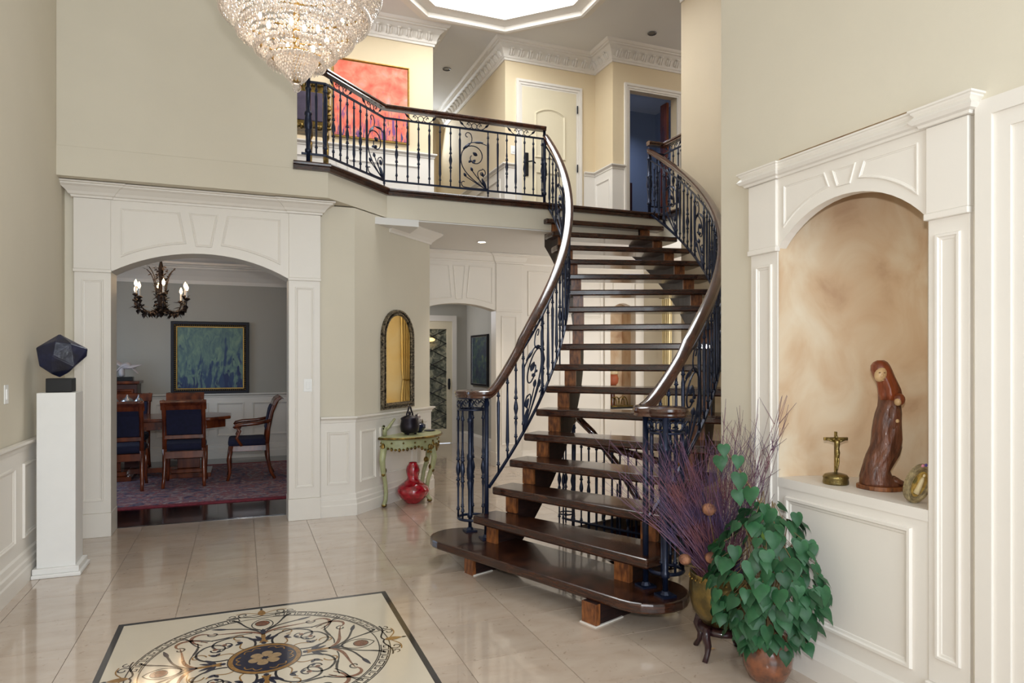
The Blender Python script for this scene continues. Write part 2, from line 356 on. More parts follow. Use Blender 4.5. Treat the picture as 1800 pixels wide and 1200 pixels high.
    def disc(self, c, r0, r1, z, n=48, a0=0, a1=2*PI):
        vs = []; fs = []
        for j in range(n+1):
            a = a0+(a1-a0)*j/n
            vs += [(c[0]+r0*math.cos(a), c[1]+r0*math.sin(a), z), (c[0]+r1*math.cos(a), c[1]+r1*math.sin(a), z)]
        for j in range(n): fs.append((2*j, 2*j+1, 2*j+3, 2*j+2))
        return self.add(vs, fs)
    def xf(self, M):
        self.v = [tuple(M @ Vector(p)) for p in self.v]; return self
    def merge(self, o, M=None):
        return self.add([(M @ Vector(p)) if M is not None else p for p in o.v], o.f)
    def mesh(self, name, smooth=False):
        me = bpy.data.meshes.new(name); me.from_pydata(self.v, [], self.f); me.validate(); me.update()
        bm = bmesh.new(); bm.from_mesh(me); bmesh.ops.recalc_face_normals(bm, faces=bm.faces); bm.to_mesh(me); bm.free()
        if smooth:
            for p in me.polygons: p.use_smooth = True
        return me

def world_loc(o):
    l = Vector(o.location)
    while o.parent: o = o.parent; l = l+Vector(o.location)
    return l
def obj(name, mb, m, parent=None, smooth=False, bevel=0.0, local=False, loc=None, rot=None, subsurf=0, autosmooth=False):
    me = mb if isinstance(mb, bpy.types.Mesh) else mb.mesh(name, smooth)
    if len(me.materials) == 0: me.materials.append(m)
    o = bpy.data.objects.new(name, me); col.objects.link(o)
    if parent is not None:
        o.parent = parent
        if not local: o.location = -world_loc(parent)      # mesh is in room coordinates
    if loc is not None: o.location = loc
    if rot is not None: o.rotation_euler = rot
    if bevel > 0:
        b = o.modifiers.new('bevel', 'BEVEL'); b.width = bevel; b.segments = 2; b.limit_method = 'ANGLE'; b.angle_limit = 0.6
    if subsurf:
        s_ = o.modifiers.new('subsurf', 'SUBSURF'); s_.levels = subsurf; s_.render_levels = subsurf
    if autosmooth:
        for p in me.polygons: p.use_smooth = True
        me.set_sharp_from_angle(angle=0.7)
    return o
def tag(o, label, cat, group=None):
    o['label'] = label; o['category'] = cat
    if group: o['group'] = group
    return o
def thing(name, label, cat, loc=(0, 0, 0), rotz=0.0, group=None):
    o = bpy.data.objects.new(name, None); col.objects.link(o); o.location = loc; o.rotation_euler = (0, 0, rotz)
    o.empty_display_size = 0.1
    return tag(o, label, cat, group)
def struct(name, mb, m, parent=None, **kw):
    o = obj(name, mb, m, parent, **kw)
    if parent is None: o['kind'] = 'structure'
    return o
def stuff(o): o['kind'] = 'stuff'; return o
def copy_tree(src, parent=None, label=None, group=None):
    c = src.copy(); col.objects.link(c)
    if parent: c.parent = parent
    if label: c['label'] = label
    if group: c['group'] = group
    for ch in list(src.children): copy_tree(ch, c)
    return c
def clip(poly, a, b, keep_left=True):                 # half-plane clip of a plan polygon
    out = []; n = len(poly)
    def side(p): s_ = (b[0]-a[0])*(p[1]-a[1])-(b[1]-a[1])*(p[0]-a[0]); return s_ if keep_left else -s_
    for i in range(n):
        p, q = poly[i], poly[(i+1) % n]; sp, sq = side(p), side(q)
        if sp >= 0: out.append(p)
        if (sp > 0 and sq < 0) or (sp < 0 and sq > 0):
            t = sp/(sp-sq); out.append((p[0]+(q[0]-p[0])*t, p[1]+(q[1]-p[1])*t))
    return out
def outside(poly, hole):                              # pieces of poly lying outside a convex ccw hole
    res = []; rest = poly
    for i in range(len(hole)):
        a, b = hole[i], hole[(i+1) % len(hole)]
        o = clip(rest, a, b, False)
        if len(o) > 2 and abs(parea(o)) > 1e-5: res.append(o)
        rest = clip(rest, a, b, True)
        if len(rest) < 3: break
    return res
def parea(p): return 0.5*sum(p[i][0]*p[(i+1) % len(p)][1]-p[(i+1) % len(p)][0]*p[i][1] for i in range(len(p)))

# ================================================================== THE SETTING
XL, XR, YU, YL, YB, Z2, ZC, ZS = -1.37, 2.52, 6.34, 6.62, 8.8, 3.265, 5.9, 2.95
def wm(p, q, z=0.0):
    ex = Vector((q[0]-p[0], q[1]-p[1])).normalized()
    return Matrix(((ex.x, -ex.y, 0, p[0]), (ex.y, ex.x, 0, p[1]), (0, 0, 1, z), (0, 0, 0, 1)))
def arch_pts(x0, x1, zs, za, n=18):
    hw = (x1-x0)/2; h = za-zs; R = (hw*hw+h*h)/(2*h); cx = (x0+x1)/2; cz = za-R
    t = math.asin(min(1, hw/R))
    return [(cx+R*math.sin(a), cz+R*math.cos(a)) for a in [(-t+2*t*i/n) for i in range(n+1)]]

# floor: slab, tiles as pieces with recessed joints, medallion square and stairwell left open
HOLE = [(2.52, 4.02), (4.55, 4.2), (4.3, 5.85), (2.78, 5.42), (2.52, 4.9)]
MX0, MX1, MY0, MY1 = -0.643, 0.860, 2.860, 4.362
slab = MB()
for pc in outside([(-1.5, -2.2), (5.8, -2.2), (5.8, 11.8), (-1.5, 11.8)], HOLE): slab.ext(pc, -0.12, -0.004)
floor = struct('floor', slab, GROUT)
MEDSQ = [(MX0, MY0), (MX1, MY0), (MX1, MY1), (MX0, MY1)]
TS = 0.458
tile_full = None
for i in range(-5, 14):
    for j in range(-7, 17):
        x0 = 0.101+i*TS; y0 = 4.105+j*TS; cx_, cy_ = x0+TS/2, y0+TS/2
        if cx_ < XL-0.2 or (cx_ > 2.75 and cy_ < 3.1) or cx_ > 5.75 or cy_ > 11.7: continue
        if cy_ > 7.0 and cx_ < min(cy_-5.61-0.62, 1.75): continue
        if cy_ > 9.1 and (cx_ < 2.0 or cx_ > 3.95): continue
        if cy_ > 6.9 and cx_ < 0.9: continue
        g = 0.0016
        cell = [(x0+g, y0+g), (x0+TS-g, y0+g), (x0+TS-g, y0+TS-g), (x0+g, y0+TS-g)]
        pcs = []
        for p in outside(cell, HOLE) or []:
            pcs += outside(p, MEDSQ)
        if not pcs: continue
        if abs(sum(parea(p) for p in pcs)-(TS-2*g)**2) < 1e-6:
            if tile_full is None: tile_full = MB().ext([(-TS/2+g, -TS/2+g), (TS/2-g, -TS/2+g), (TS/2-g, TS/2-g), (-TS/2+g, TS/2-g)], -0.02, 0.0).mesh('floor_tile')
            obj('floor_tile', tile_full, TILE, floor, local=True, loc=(cx_, cy_, 0))
        else:
            mb = MB()
            for p in pcs: mb.ext([(a-cx_, b-cy_) for a, b in p], -0.02, 0.0)
            obj('floor_tile', mb, TILE, floor, local=True, loc=(cx_, cy_, 0))
# stairwell to the basement: dark wood lined shaft under the curved stair
sh = MB(); n = len(HOLE)
for i in range(n):
    a, b = HOLE[i], HOLE[(i+1) % n]
    sh.add([(a[0], a[1], -0.005), (b[0], b[1], -0.005), (b[0], b[1], -1.9), (a[0], a[1], -1.9)], [(0, 1, 2, 3)])
sh.add([(x, y, -1.9) for x, y in HOLE], [tuple(range(n))])
struct('wall_stairwell', sh, DARKWOOD)
# dining room floor
dfl = MB(); dfl.ext([(-3.0, 6.86), (1.15, 6.86), (1.55, 7.26), (1.55, 11.2), (-3.0, 11.2)], -0.05, 0.006)
dining_floor = struct('floor_dining', dfl, DARKFLOOR)

def baseboard(p, q, name, parent=None, h=0.2):
    prof = [(0, 0), (0.026, 0), (0.026, h*0.55), (0.020, h*0.6), (0.020, h*0.78), (0.012, h*0.86), (0.010, h), (0, h)]
    o = MB().sweep(prof, [(x, y, 0.0) for x, y in (p if isinstance(p, list) else [p, q])])
    return obj(name, o, WHITE, parent)
def chair_rail_prof():
    return [(0, -0.055), (0.012, -0.05), (0.014, -0.03), (0.026, -0.018), (0.040, -0.008), (0.040, 0.008), (0, 0.008)]
def wainscot(parent, pts, panels, zr=0.94, zbase=0.0, bh=0.2, panel_z=(0.30, 0.80)):
    """white wainscot along a run of wall corners (room on the right of travel)"""
    path = [(x, y, zbase) for x, y in pts]
    obj('wainscot_board', MB().sweep([(0, 0), (0.012, 0), (0.012, zr-0.02), (0, zr-0.02)], path), WHITE, parent)
    prof = [(0.012, 0), (0.040, 0), (0.040, bh*0.5), (0.034, bh*0.56), (0.034, bh*0.74), (0.026, bh*0.80), (0.024, bh), (0.012, bh+0.012)]
    obj('baseboard', MB().sweep(prof, path), WHITE, parent)
    obj('chair_rail', MB().sweep([(a+0.008, b) for a, b in chair_rail_prof()], [(x, y, zbase+zr) for x, y in pts]), WHITE, parent)
    for (seg, s0, s1) in panels:
        M = wm(pts[seg], pts[seg+1], zbase)
        z0, z1 = panel_z
        obj('panel_moulding', MB().frame([(s0, z0), (s1, z0), (s1, z1), (s0, z1)], 0.030, 0.014, -0.012).xf(M), WHITE, parent)

# ---- left wall
wl = struct('wall_left', MB().box(XL-0.15, -2.2, 0, XL, 6.9, ZC), PAINT)
wainscot(wl, [(XL, -2.2), (XL, 6.60)], [(0, 1.2, 2.7), (0, 2.85, 4.35), (0, 4.5, 5.9), (0, 6.02, 7.42), (0, 7.60, 8.60)])
# ---- wall behind the photographer, with a tall glazed entrance
wb = MB(); wb.box(XL, -2.2, 0, -0.9, -2.05+0.0, ZC); wb.box(2.0, -2.2, 0, XR+0.15, -2.05, ZC); wb.box(-0.9, -2.2, 5.0, 2.0, -2.05, ZC)
struct('wall_rear', wb, PAINT)
wfr = MB()
for x in (-0.9, -0.2, 0.5, 1.2, 1.93): wfr.box(x, -2.18, 0, x+0.07, -2.10, 5.0)
for z in (0.0, 2.3, 4.93): wfr.box(-0.9, -2.18, z, 2.0, -2.10, z+0.07)
struct('window_1', wfr, WHITE)

# ---- dining wall: upper part overhangs, lower part recessed with the arched portal
up = MB(); up.box(XL+0.001, YU+0.0005, 3.201, 0.46, YU+0.16, ZC)
struct('wall_front_upper', up, PAINT)
slab2 = MB()
SL = [(XL, YU), (0.73, YU), (1.40, 7.01), (4.78, 7.01), (4.78, 6.63), (7.0, 6.63), (7.0, 12.5), (XL, 12.5)]
slab2.ext(SL, ZS+0.012, 3.2)
fl_up = struct('floor_upper', slab2, PAINT)
obj('soffit_board', MB().ext([(1.415, 7.025), (4.765, 7.025), (4.765, 6.645), (5.75, 6.645), (5.75, 9.0), (1.6, 9.0), (1.6, 7.24)], ZS-0.002, ZS+0.012), CEIL, fl_up)
obj('landing_boards', MB().ext([(0.47, 6.52), (0.66, 6.38), (1.37, 7.05), (4.80, 7.05), (4.82, 6.66), (6.9, 6.66), (6.9, 8.3), (0.0, 12.3), (-1.3, 12.3), (-1.3, 6.52)], 3.2, 3.258), OAK, fl_up)
npath = [(0.425, YU, 3.265), (0.73, YU, 3.265), (1.40, 7.01, 3.265), (4.78, 7.01, 3.265), (4.78, 6.63, 3.265)]
obj('wood_nosing', MB().sweep([(-0.16, -0.002), (0.045, -0.002), (0.052, -0.014), (0.050, -0.030), (0.030, -0.036), (0.030, -0.072), (0.0, -0.074), (0.0, -0.040), (-0.16, -0.040)], npath), OAK, fl_up)

OPL, OPR = -1.027, 0.402
lw = MB(); lw.box(XL, YL, 0, -1.06, 6.85, ZS); lw.box(0.44, YL, 0, 0.94, 6.85, ZS)
lw.ext([(0.94, YL), (1.01, YL), (2.02, 7.63), (1.88, 7.77), (0.94, 6.85)], 0, ZS)
lw.box(1.72, 7.70, 0, 1.90, YB, ZS)
wfl = struct('wall_front_lower', lw, PAINT)
wainscot(wfl, [(0.69, YL), (1.01, YL), (2.02, 7.63), (1.88, 7.77)], [(0, 0.06, 0.27), (1, 0.07, 0.33), (1, 0.40, 1.03), (1, 1.10, 1.36)])
crown_s = [(0, -0.13), (0.012, -0.13), (0.02, -0.11), (0.05, -0.075), (0.10, -0.03), (0.115, -0.012), (0.115, 0), (0, 0)]
obj('crown_moulding', MB().sweep(crown_s, [(1.43, 7.04, ZS-0.002), (2.02, 7.63, ZS-0.002), (1.80, 7.85, ZS-0.002)]), WHITE, wfl)

def portal(name, M, x0, x1, zs, za, wl_, wr_, ztop, depth, base_h=0.2, proj=0.11, ch=0.11, soff=None, pil_depth=None):
    root_mb = MB()
    A = arch_pts(x0, x1, zs, za)
    hz = ztop-ch
    root_mb.exty([(x0-wl_, zs), (x0, zs)]+A[1:-1]+[(x1, zs), (x1+wr_, zs), (x1+wr_, ztop-0.01), (x0-wl_, ztop-0.01)], 0.0, depth)
    root = struct(name, root_mb.xf(M), WHITE)
    pd = pil_depth or depth
    for (a, b) in ((x0-wl_, x0), (x1, x1+wr_)):
        p = MB(); p.box(a, 0.0, base_h, b, pd, zs); p.box(a-0.004, -0.016, 0, b+0.004, pd+0.0, base_h)
        p.box(a-(0.003 if a < x0 else 0), -0.014, zs+0.014, b+(0.003 if b > x1 else 0), 0.02, hz); p.box(a-0.006, -0.020, zs-0.012, b+0.006, 0.01, zs+0.014)
        obj('pilaster', p.xf(M), WHITE, root, bevel=0.004)
        w = b-a
        obj('panel_moulding', MB().frame([(a+0.20*w, base_h+0.10), (b-0.20*w, base_h+0.10), (b-0.20*w, zs-0.07), (a+0.20*w, zs-0.07)], 0.026, 0.010, 0.0).xf(M), WHITE, root)
    # cornice with returns
    prof = [(0, -ch), (0.016, -ch), (0.020, -ch*0.86), (0.034, -ch*0.80), (0.045, -ch*0.62), (proj*0.62, -ch*0.34), (proj*0.82, -ch*0.22), (proj*0.84, -ch*0.14), (proj, -ch*0.10), (proj, 0), (0, 0)]
    path = [(x0-wl_, depth*0.5, ztop), (x0-wl_, -0.014, ztop), (x0+0.0, -0.014, ztop), (x0+0.0, 0.0, ztop), (x1, 0.0, ztop), (x1, -0.014, ztop), (x1+wr_, -0.014, ztop), (x1+wr_, depth*0.5, ztop)]
    obj('cornice', MB().sweep(prof, path).xf(M), WHITE, root)
    # header panels and keystone, drawn by raised mouldings
    cx = (x0+x1)/2; W = x1-x0; zt = hz-0.06*min(1.0, W/1.2); off = 0.085*min(1.0, W/1.2)
    def arch_z(x):
        h = za-zs; hw = W/2; R = (hw*hw+h*h)/(2*h); q = R*R-(x-cx)**2
        return za-R+math.sqrt(max(0, q))
    kt, kb = 0.083*W, 0.046*W
    zb = za+off*0.7
    fk = min(1.0, W/1.3)
    obj('keystone_moulding', MB().frame([(cx-kb, zb), (cx+kb, zb), (cx+kt, zt), (cx-kt, zt)], 0.020*fk, 0.010*fk, 0.0).xf(M), WHITE, root)
    for s_ in (-1, 1):
        xe = cx+s_*(W/2-0.05*W); g = 0.05*W
        inner_t = cx+s_*(kt+g); inner_b = cx+s_*(kb+g)
        pts = []
        for i in range(9):
            x = xe+(inner_b-xe)*i/8; pts.append((x, arch_z(x)+off))
        pts += [(inner_t, zt), (xe, zt)]
        obj('panel_moulding', MB().frame(pts, 0.022*fk, 0.010*fk, 0.0).xf(M), WHITE, root)
    return root
MD = wm((0, 6.57), (1, 6.57))
portal('trim_1', MD, OPL, OPR, 2.235, 2.425, 0.268, 0.282, 2.955, 0.29, proj=0.125, ch=0.115)

# ---- dining room shell
dw = MB(); dw.box(-3.1, 11.05, 0, 1.9, 11.2, 2.9); dw.box(-3.1, 6.86, 0, -2.95, 11.05, 2.9); dw.box(1.55, 7.72, 0, 1.7, 11.05, 2.9)
dw.box(-3.1, 6.86, 0, XL-0.15, 6.95, 2.9)
wd_ = struct('wall_dining', dw, DINPAINT)
struct('ceiling_dining', MB().box(-3.1, 6.86, 2.86, 1.7, 11.2, 2.93), CEIL)
wainscot(wd_, [(-2.95, 11.05), (1.55, 11.05)], [(0, 0.15, 0.85), (0, 0.97, 1.67), (0, 1.79, 2.49), (0, 2.60, 2.98), (0, 3.10, 3.72), (0, 3.84, 4.4)], zr=0.97, panel_z=(0.34, 0.84))
dcr = [(0, -0.26), (0.02, -0.26), (0.03, -0.21), (0.07, -0.15), (0.14, -0.07), (0.17, -0.05), (0.17, -0.03), (0.20, -0.02), (0.20, 0), (0, 0)]
dcrown = struct('trim_2', MB().sweep(dcr, [(-2.95, 7.0, 2.86), (-2.95, 11.05, 2.86), (1.55, 11.05, 2.86), (1.55, 7.9, 2.86)]), WHITE)
obj('ceiling_band', MB().sweep([(0.42, -0.03), (0.50, -0.03), (0.50, 0), (0.42, 0)], [(-2.95, 7.0, 2.86), (-2.95, 11.05, 2.86), (1.55, 11.05, 2.86), (1.55, 7.9, 2.86)]), WHITE, dcrown)

# ---- lower back wall of the stair hall with a second arched portal, wall panels and a painted niche
bw = MB(); bw.box(1.72, YB+0.02, 0, 2.2, YB+0.15, ZS); bw.box(3.3, YB+0.02, 0, 5.10, YB+0.15, ZS); bw.box(5.53, YB+0.02, 0, 5.8, YB+0.15, ZS)
bw.box(2.2, YB+0.02, 2.45, 3.3, YB+0.15, ZS); bw.box(5.10, YB+0.02, 0, 5.53, YB+0.15, 0.75)
A = arch_pts(5.10, 5.53, 2.19, 2.33, 10)
bw.exty([(5.10, 2.19)]+A[1:-1]+[(5.53, 2.19), (5.53, ZS), (5.10, ZS)], YB+0.02, YB+0.15)
wbk = struct('wall_back', bw, WHITE)
obj('baseboard', MB().sweep([(0, 0), (0.03, 0), (0.03, 0.12), (0.02, 0.16), (0.014, 0.2), (0, 0.2)], [(3.66, YB+0.02, 0), (5.68, YB+0.02, 0)]), WHITE, wbk)
MBK = wm((0, YB+0.02), (1, YB+0.02))
for (a, b) in ((3.76, 4.28), (4.42, 4.94)):
    for (z0, z1) in ((0.34, 1.95), (2.10, 2.74)):
        obj('panel_moulding', MB().frame([(a, z0), (b, z0), (b, z1), (a, z1)], 0.03, 0.012, 0.0).xf(MBK), WHITE, wbk)
for x in (5.02, 5.55):
    obj('pilaster_strip', MB().box(x-0.035, YB-0.015, 0, x+0.035, YB+0.03, 2.62), WHITE, wbk)
obj('niche_header_moulding', MB().frame([(5.14, 2.42), (5.49, 2.42), (5.49, 2.72), (5.14, 2.72)], 0.025, 0.012, 0.0).xf(MBK), WHITE, wbk)
obj('crown_moulding', MB().sweep(crown_s, [(3.66, YB+0.02, ZS-0.002), (5.68, YB+0.02, ZS-0.002), (5.68, 6.7, ZS-0.002)]), WHITE, wbk)
nb = MB(); nb.box(5.05, YB+0.42, 0.70, 5.58, YB+0.45, 2.45); nb.box(5.05, YB+0.151, 0.70, 5.095, YB+0.42, 2.45); nb.box(5.535, YB+0.151, 0.70, 5.58, YB+0.42, 2.45); nb.box(5.095, YB+0.151, 2.38, 5.535, YB+0.42, 2.45)
obj('niche_lining', nb, FAUX, wbk)
obj('niche_shelf', MB().box(5.103, YB-0.01, 0.751, 5.527, YB+0.419, 0.775), BLACKM, wbk)
portal('trim_3', wm((0, 8.77), (1, 8.77)), 2.20, 3.262, 2.16, 2.25, 0.26, 0.385, 2.945, 0.20, proj=0.10, ch=0.13)
# right wall of the stair hall and the tall wall beside the stair
struct('wall_stair_hall', MB().box(5.68, 6.5, 0, 5.83, YB+0.15, ZS), PAINT)
struct('wall_stair', MB().box(4.78, 3.12, -0.0, 4.93, 6.63, ZC), STAIRW)
struct('wall_landing_side', MB().box(4.93, 6.48, 0, 7.0, 6.63, ZC), CREAMUP)

# hall beyond the second arch
hw_ = MB(); hw_.box(3.75, 8.97, 0, 3.90, 11.75, 2.7); hw_.box(1.9, 11.6, 0, 2.73, 11.75, 2.7); hw_.box(3.49, 11.6, 0, 3.75, 11.75, 2.7)
hw_.box(2.73, 11.6, 2.2, 3.49, 11.75, 2.7); hw_.box(1.75, 8.97, 0, 1.9, 11.75, 2.7)
hall = struct('wall_hall', hw_, DINPAINT)
struct('ceiling_hall', MB().box(1.75, 8.97, 2.65, 3.90, 11.75, 2.7), CEIL)
obj('baseboard', MB().sweep([(0, 0), (0.03, 0), (0.03, 0.16), (0.015, 0.2), (0, 0.2)], [(3.56, 11.6, 0), (3.75, 11.6, 0), (3.75, 8.98, 0)]), WHITE, hall)
# glazed cream door at the end of that hall
d1 = struct('door_1', MB().box(2.75, 11.56, 0.01, 2.85, 11.61, 2.16).box(3.37, 11.56, 0.01, 3.47, 11.61, 2.16).box(2.85, 11.56, 0.01, 3.37, 11.61, 0.26).box(2.85, 11.56, 2.02, 3.37, 11.61, 2.16), CREAMD)
obj('door_glass', MB().box(2.85, 11.58, 0.26, 3.37, 11.59, 2.02), LEADG, d1)
ld = MB()
for i in range(7):
    z = 0.26+i*0.25
    ld.tube([(2.85, 11.575, z), (3.37, 11.575, z+0.26)], 0.006, 4); ld.tube([(2.85, 11.575, z+0.26), (3.37, 11.575, z)], 0.006, 4)
obj('lead_lines', ld, BLACKMET, d1)
obj('door_casing', MB().box(2.67, 11.55, 0, 2.75, 11.6, 2.16).box(3.47, 11.55, 0, 3.55, 11.6, 2.16).box(2.67, 11.55, 2.16, 3.55, 11.6, 2.26), WHITE, d1)
obj('door_handle', MB().lathe([(0.0, 0.95), (0.02, 0.96), (0.025, 1.05), (0.02, 1.14), (0, 1.15)], 8, (3.41, 11.545)), BLACKMET, d1)
wsc = tag(obj('wall_sconce', MB().ell((3.05, 11.50, 1.83), 0.09, 0.05, 0.035), mat('amber_lit_shade', (1, 0.7, 0.3), 0.4, emit=(1.0, 0.62, 0.2), estr=1.6), smooth=True), 'glowing amber wall light over the leaded glass door', 'wall light')

# ---- upper storey walls
def upwall(name, mb): return struct(name, mb, CREAMUP)
w1 = upwall('wall_upper_gallery', MB().box(XL, YB, 3.2, 2.374, YB+0.15, ZC))
wainscot(w1, [(XL, YB), (2.374, YB), (2.374, 12.4)], [(0, 0.2, 1.3), (0, 1.42, 2.5), (0, 2.62, 3.56), (1, 0.15, 1.2)], zr=0.95, zbase=3.265, panel_z=(0.30, 0.78))
w1b = upwall('wall_upper_hall', MB().box(2.22, YB+0.15, 3.2, 2.374, 12.5, ZC).box(3.41, YB+0.15, 3.2, 3.56, 12.5, ZC).box(2.2, 12.4, 3.2, 3.6, 12.5, ZC))
w2 = upwall('wall_upper_back', MB().box(3.41, YB, 3.2, 4.98, YB+0.15, ZC).box(4.83, 8.29, 3.2, 4.98, YB, ZC))
wainscot(w2, [(3.41, 12.4), (3.41, YB), (3.56, YB)], [(0, 2.2, 3.45)], zr=0.95, zbase=3.265, panel_z=(0.3, 0.78))
wainscot(w2, [(4.64, YB), (4.83, YB), (4.83, 8.29), (5.02, 8.29)], [(1, 0.06, 0.45)], zr=0.95, zbase=3.265, panel_z=(0.3, 0.78))
w3 = upwall('wall_upper_doorway', MB().box(4.98, 8.29, 3.2, 5.10, 8.44, ZC).box(5.90, 8.29, 3.2, 7.0, 8.44, ZC).box(5.10, 8.29, 5.32, 5.90, 8.44, ZC))
struct('wall_landing_end', MB().box(6.95, 6.6, 3.2, 7.1, 8.4, ZC), CREAMUP)
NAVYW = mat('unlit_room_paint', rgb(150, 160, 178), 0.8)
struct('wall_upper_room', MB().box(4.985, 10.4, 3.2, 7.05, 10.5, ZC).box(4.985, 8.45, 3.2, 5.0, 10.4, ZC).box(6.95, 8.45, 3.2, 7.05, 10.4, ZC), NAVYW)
# white casings
cas = [(0, 0), (0.10, 0), (0.10, 0.020), (0.085, 0.028), (0.06, 0.020), (0.045, 0.022), (0.02, 0.012), (0, 0.012)]
def casing(M, x0, x1, zb, zt, name, parent=None, wc=0.09):
    mb = MB()
    for (a, b, hgt) in ((0.0, 0.25*wc, 0.012), (0.25*wc, 0.62*wc, 0.022), (0.62*wc, wc, 0.034)):
        mb.exty([(x0-b, zb), (x0-a, zb), (x0-a, zt+a), (x1+a, zt+a), (x1+a, zb), (x1+b, zb), (x1+b, zt+b), (x0-b, zt+b)], -hgt, 0.004)
    o = mb.xf(M)
    return struct(name, o, WHITE, parent) if parent is None else obj(name, o, WHITE, parent)
casing(wm((0, 8.29), (1, 8.29)), 5.10, 5.90, 3.265, 5.30, 'trim_4')
# closed cream door with an arched upper panel
MDR = wm((0, YB), (1, YB))
d2 = struct('door_2', MB().box(3.66, YB-0.015, 3.27, 4.51, YB+0.0, 5.335), CREAMD)
casing(MDR, 3.66, 4.51, 3.265, 5.335, 'door_casing', d2)
MDD = wm((0, YB-0.015), (1, YB-0.015))
ap = arch_pts(3.86, 4.33, 4.98, 5.06, 10)
obj('panel_moulding', MB().frame([(3.86, 4.35), (4.33, 4.35)]+ap[::-1], 0.030, 0.016, 0.0).xf(MDD), CREAMD, d2)
obj('panel_moulding', MB().frame([(3.86, 3.5), (4.33, 3.5), (4.33, 4.15), (3.86, 4.15)], 0.030, 0.016, 0.0).xf(MDD), CREAMD, d2)
hp_ = obj('handle_plate', MB().box(3.70, YB-0.032, 4.07, 3.755, YB-0.014, 4.40), BLACKMET, d2, bevel=0.01)
obj('lever_handle', MB().tube([(3.73, YB-0.03, 4.26), (3.73, YB-0.075, 4.26), (3.80, YB-0.08, 4.275), (3.84, YB-0.07, 4.25)], 0.010, 6), BLACKMET, hp_)
for z in (3.6, 4.2, 5.05): obj('hinge', MB().lathe([(0.010, z), (0.010, z+0.11)], 8, (4.525, YB-0.03)), BLACKMET, d2)
# ceiling with the octagonal skylight
OC, OR_ = (2.73, 7.13), 1.41
def octo(r): return [(OC[0]+r/math.cos(PI/8)*math.cos(PI/8+i*PI/4), OC[1]+r/math.cos(PI/8)*math.sin(PI/8+i*PI/4)) for i in range(8)]
cm = MB()
for pc in outside([(XL-0.15, -2.2), (7.1, -2.2), (7.1, 12.6), (XL-0.15, 12.6)], octo(1.30)): cm.ext(pc, ZC, ZC+0.12)
ceil = struct('ceiling', cm, CEIL)
o8 = octo(1.27); well = MB()
for i in range(8):
    a, b = o8[i], o8[(i+1) % 8]
    well.add([(a[0], a[1], ZC), (b[0], b[1], ZC), (b[0], b[1], ZC+0.34), (a[0], a[1], ZC+0.34)], [(0, 1, 2, 3)])
obj('skylight_well', well, WHITE, ceil)
lip = MB(); oi_, oo_ = octo(1.13), octo(1.271)
for i in range(8):
    a, b, c_, d = oo_[i], oo_[(i+1) % 8], oi_[(i+1) % 8], oi_[i]
    lip.add([(a[0], a[1], ZC+0.012), (b[0], b[1], ZC+0.012), (c_[0], c_[1], ZC+0.03), (d[0], d[1], ZC+0.03), (a[0], a[1], ZC+0.06), (b[0], b[1], ZC+0.06), (c_[0], c_[1], ZC+0.06), (d[0], d[1], ZC+0.06)], [(0, 1, 2, 3), (3, 2, 6, 7), (7, 6, 5, 4)])
obj('skylight_lip', lip, WHITE, ceil)
obj('skylight_moulding', MB().sweep([(0.0, 0.0), (0.0, -0.05), (0.03, -0.06), (0.045, -0.045), (0.07, -0.045), (0.08, -0.03), (0.13, -0.028), (0.14, -0.01), (0.14, 0.0)], [(x, y, ZC) for x, y in o8], closed=True), WHITE, ceil)
win = struct('window_2', MB().add([(x, y, ZC+0.30) for x, y in octo(1.268)], [tuple(range(8))]), SKYP)
win['label'] = 'glowing octagonal skylight in the ceiling'
# ornate crown: swept cove plus a row of acanthus leaves
crown = [(0, -0.24), (0.018, -0.24), (0.022, -0.215), (0.034, -0.205), (0.040, -0.17), (0.075, -0.10), (0.125, -0.055), (0.15, -0.050), (0.152, -0.034), (0.175, -0.030), (0.19, -0.015), (0.20, 0.0), (0, 0)]
leafm = MB()
for k, (dx, sc) in enumerate(((0, 1.0), (-0.032, 0.72), (0.032, 0.72))):
    leafm.ell((dx, -0.004, -0.005*abs(k)), 0.016*sc+0.004, 0.016, 0.062*sc, 8, 6)
leafm.ell((0, -0.018, 0.052), 0.030, 0.014, 0.014, 8, 5)
leaf_me = leafm.mesh('crown_leaf', True); leaf_me.materials.append(WHITE)
def ornate_crown(name, pts):
    c = struct(name, MB().sweep(crown, [(x, y, ZC) for x, y in pts]), WHITE)
    for i in range(len(pts)-1):
        a, b = Vector(pts[i]), Vector(pts[i+1]); L = (b-a).length; d = (b-a).normalized(); nrm = Vector((d.y, -d.x))
        n_ = max(1, int(min(L, 5.0)/0.135))
        if L > 5.0: a = b-d*5.0; L = 5.0
        for k in range(n_):
            p = a+d*((k+0.5)*L/n_)+nrm*0.062
            o = bpy.data.objects.new('crown_leaf', leaf_me); col.objects.link(o); o.parent = c
            o.location = (p.x, p.y, ZC-0.135); o.rotation_euler = Matrix.Rotation(math.atan2(d.y, d.x), 3, 'Z').to_euler()
            o.rotation_mode = 'XYZ'; o.rotation_euler = ((Matrix.Rotation(math.atan2(d.y, d.x), 3, 'Z') @ Matrix.Rotation(0.55, 3, 'X')).to_euler())
    return c
ornate_crown('trim_5', [(-0.2, YB), (2.374, YB), (2.374, 11.4)])
ornate_crown('trim_6', [(3.41, 11.9), (3.41, YB), (4.83, YB), (4.83, 8.29), (6.6, 8.29)])
struct('trim_7', MB().sweep(crown, [(4.78, 6.63, ZC), (4.78, 3.2, ZC)]), WHITE)
struct('trim_8', MB().sweep(crown, [(XL, -2.0, ZC), (XL, YU, ZC), (0.46, YU, ZC), (0.46, 6.5, ZC)]), WHITE)

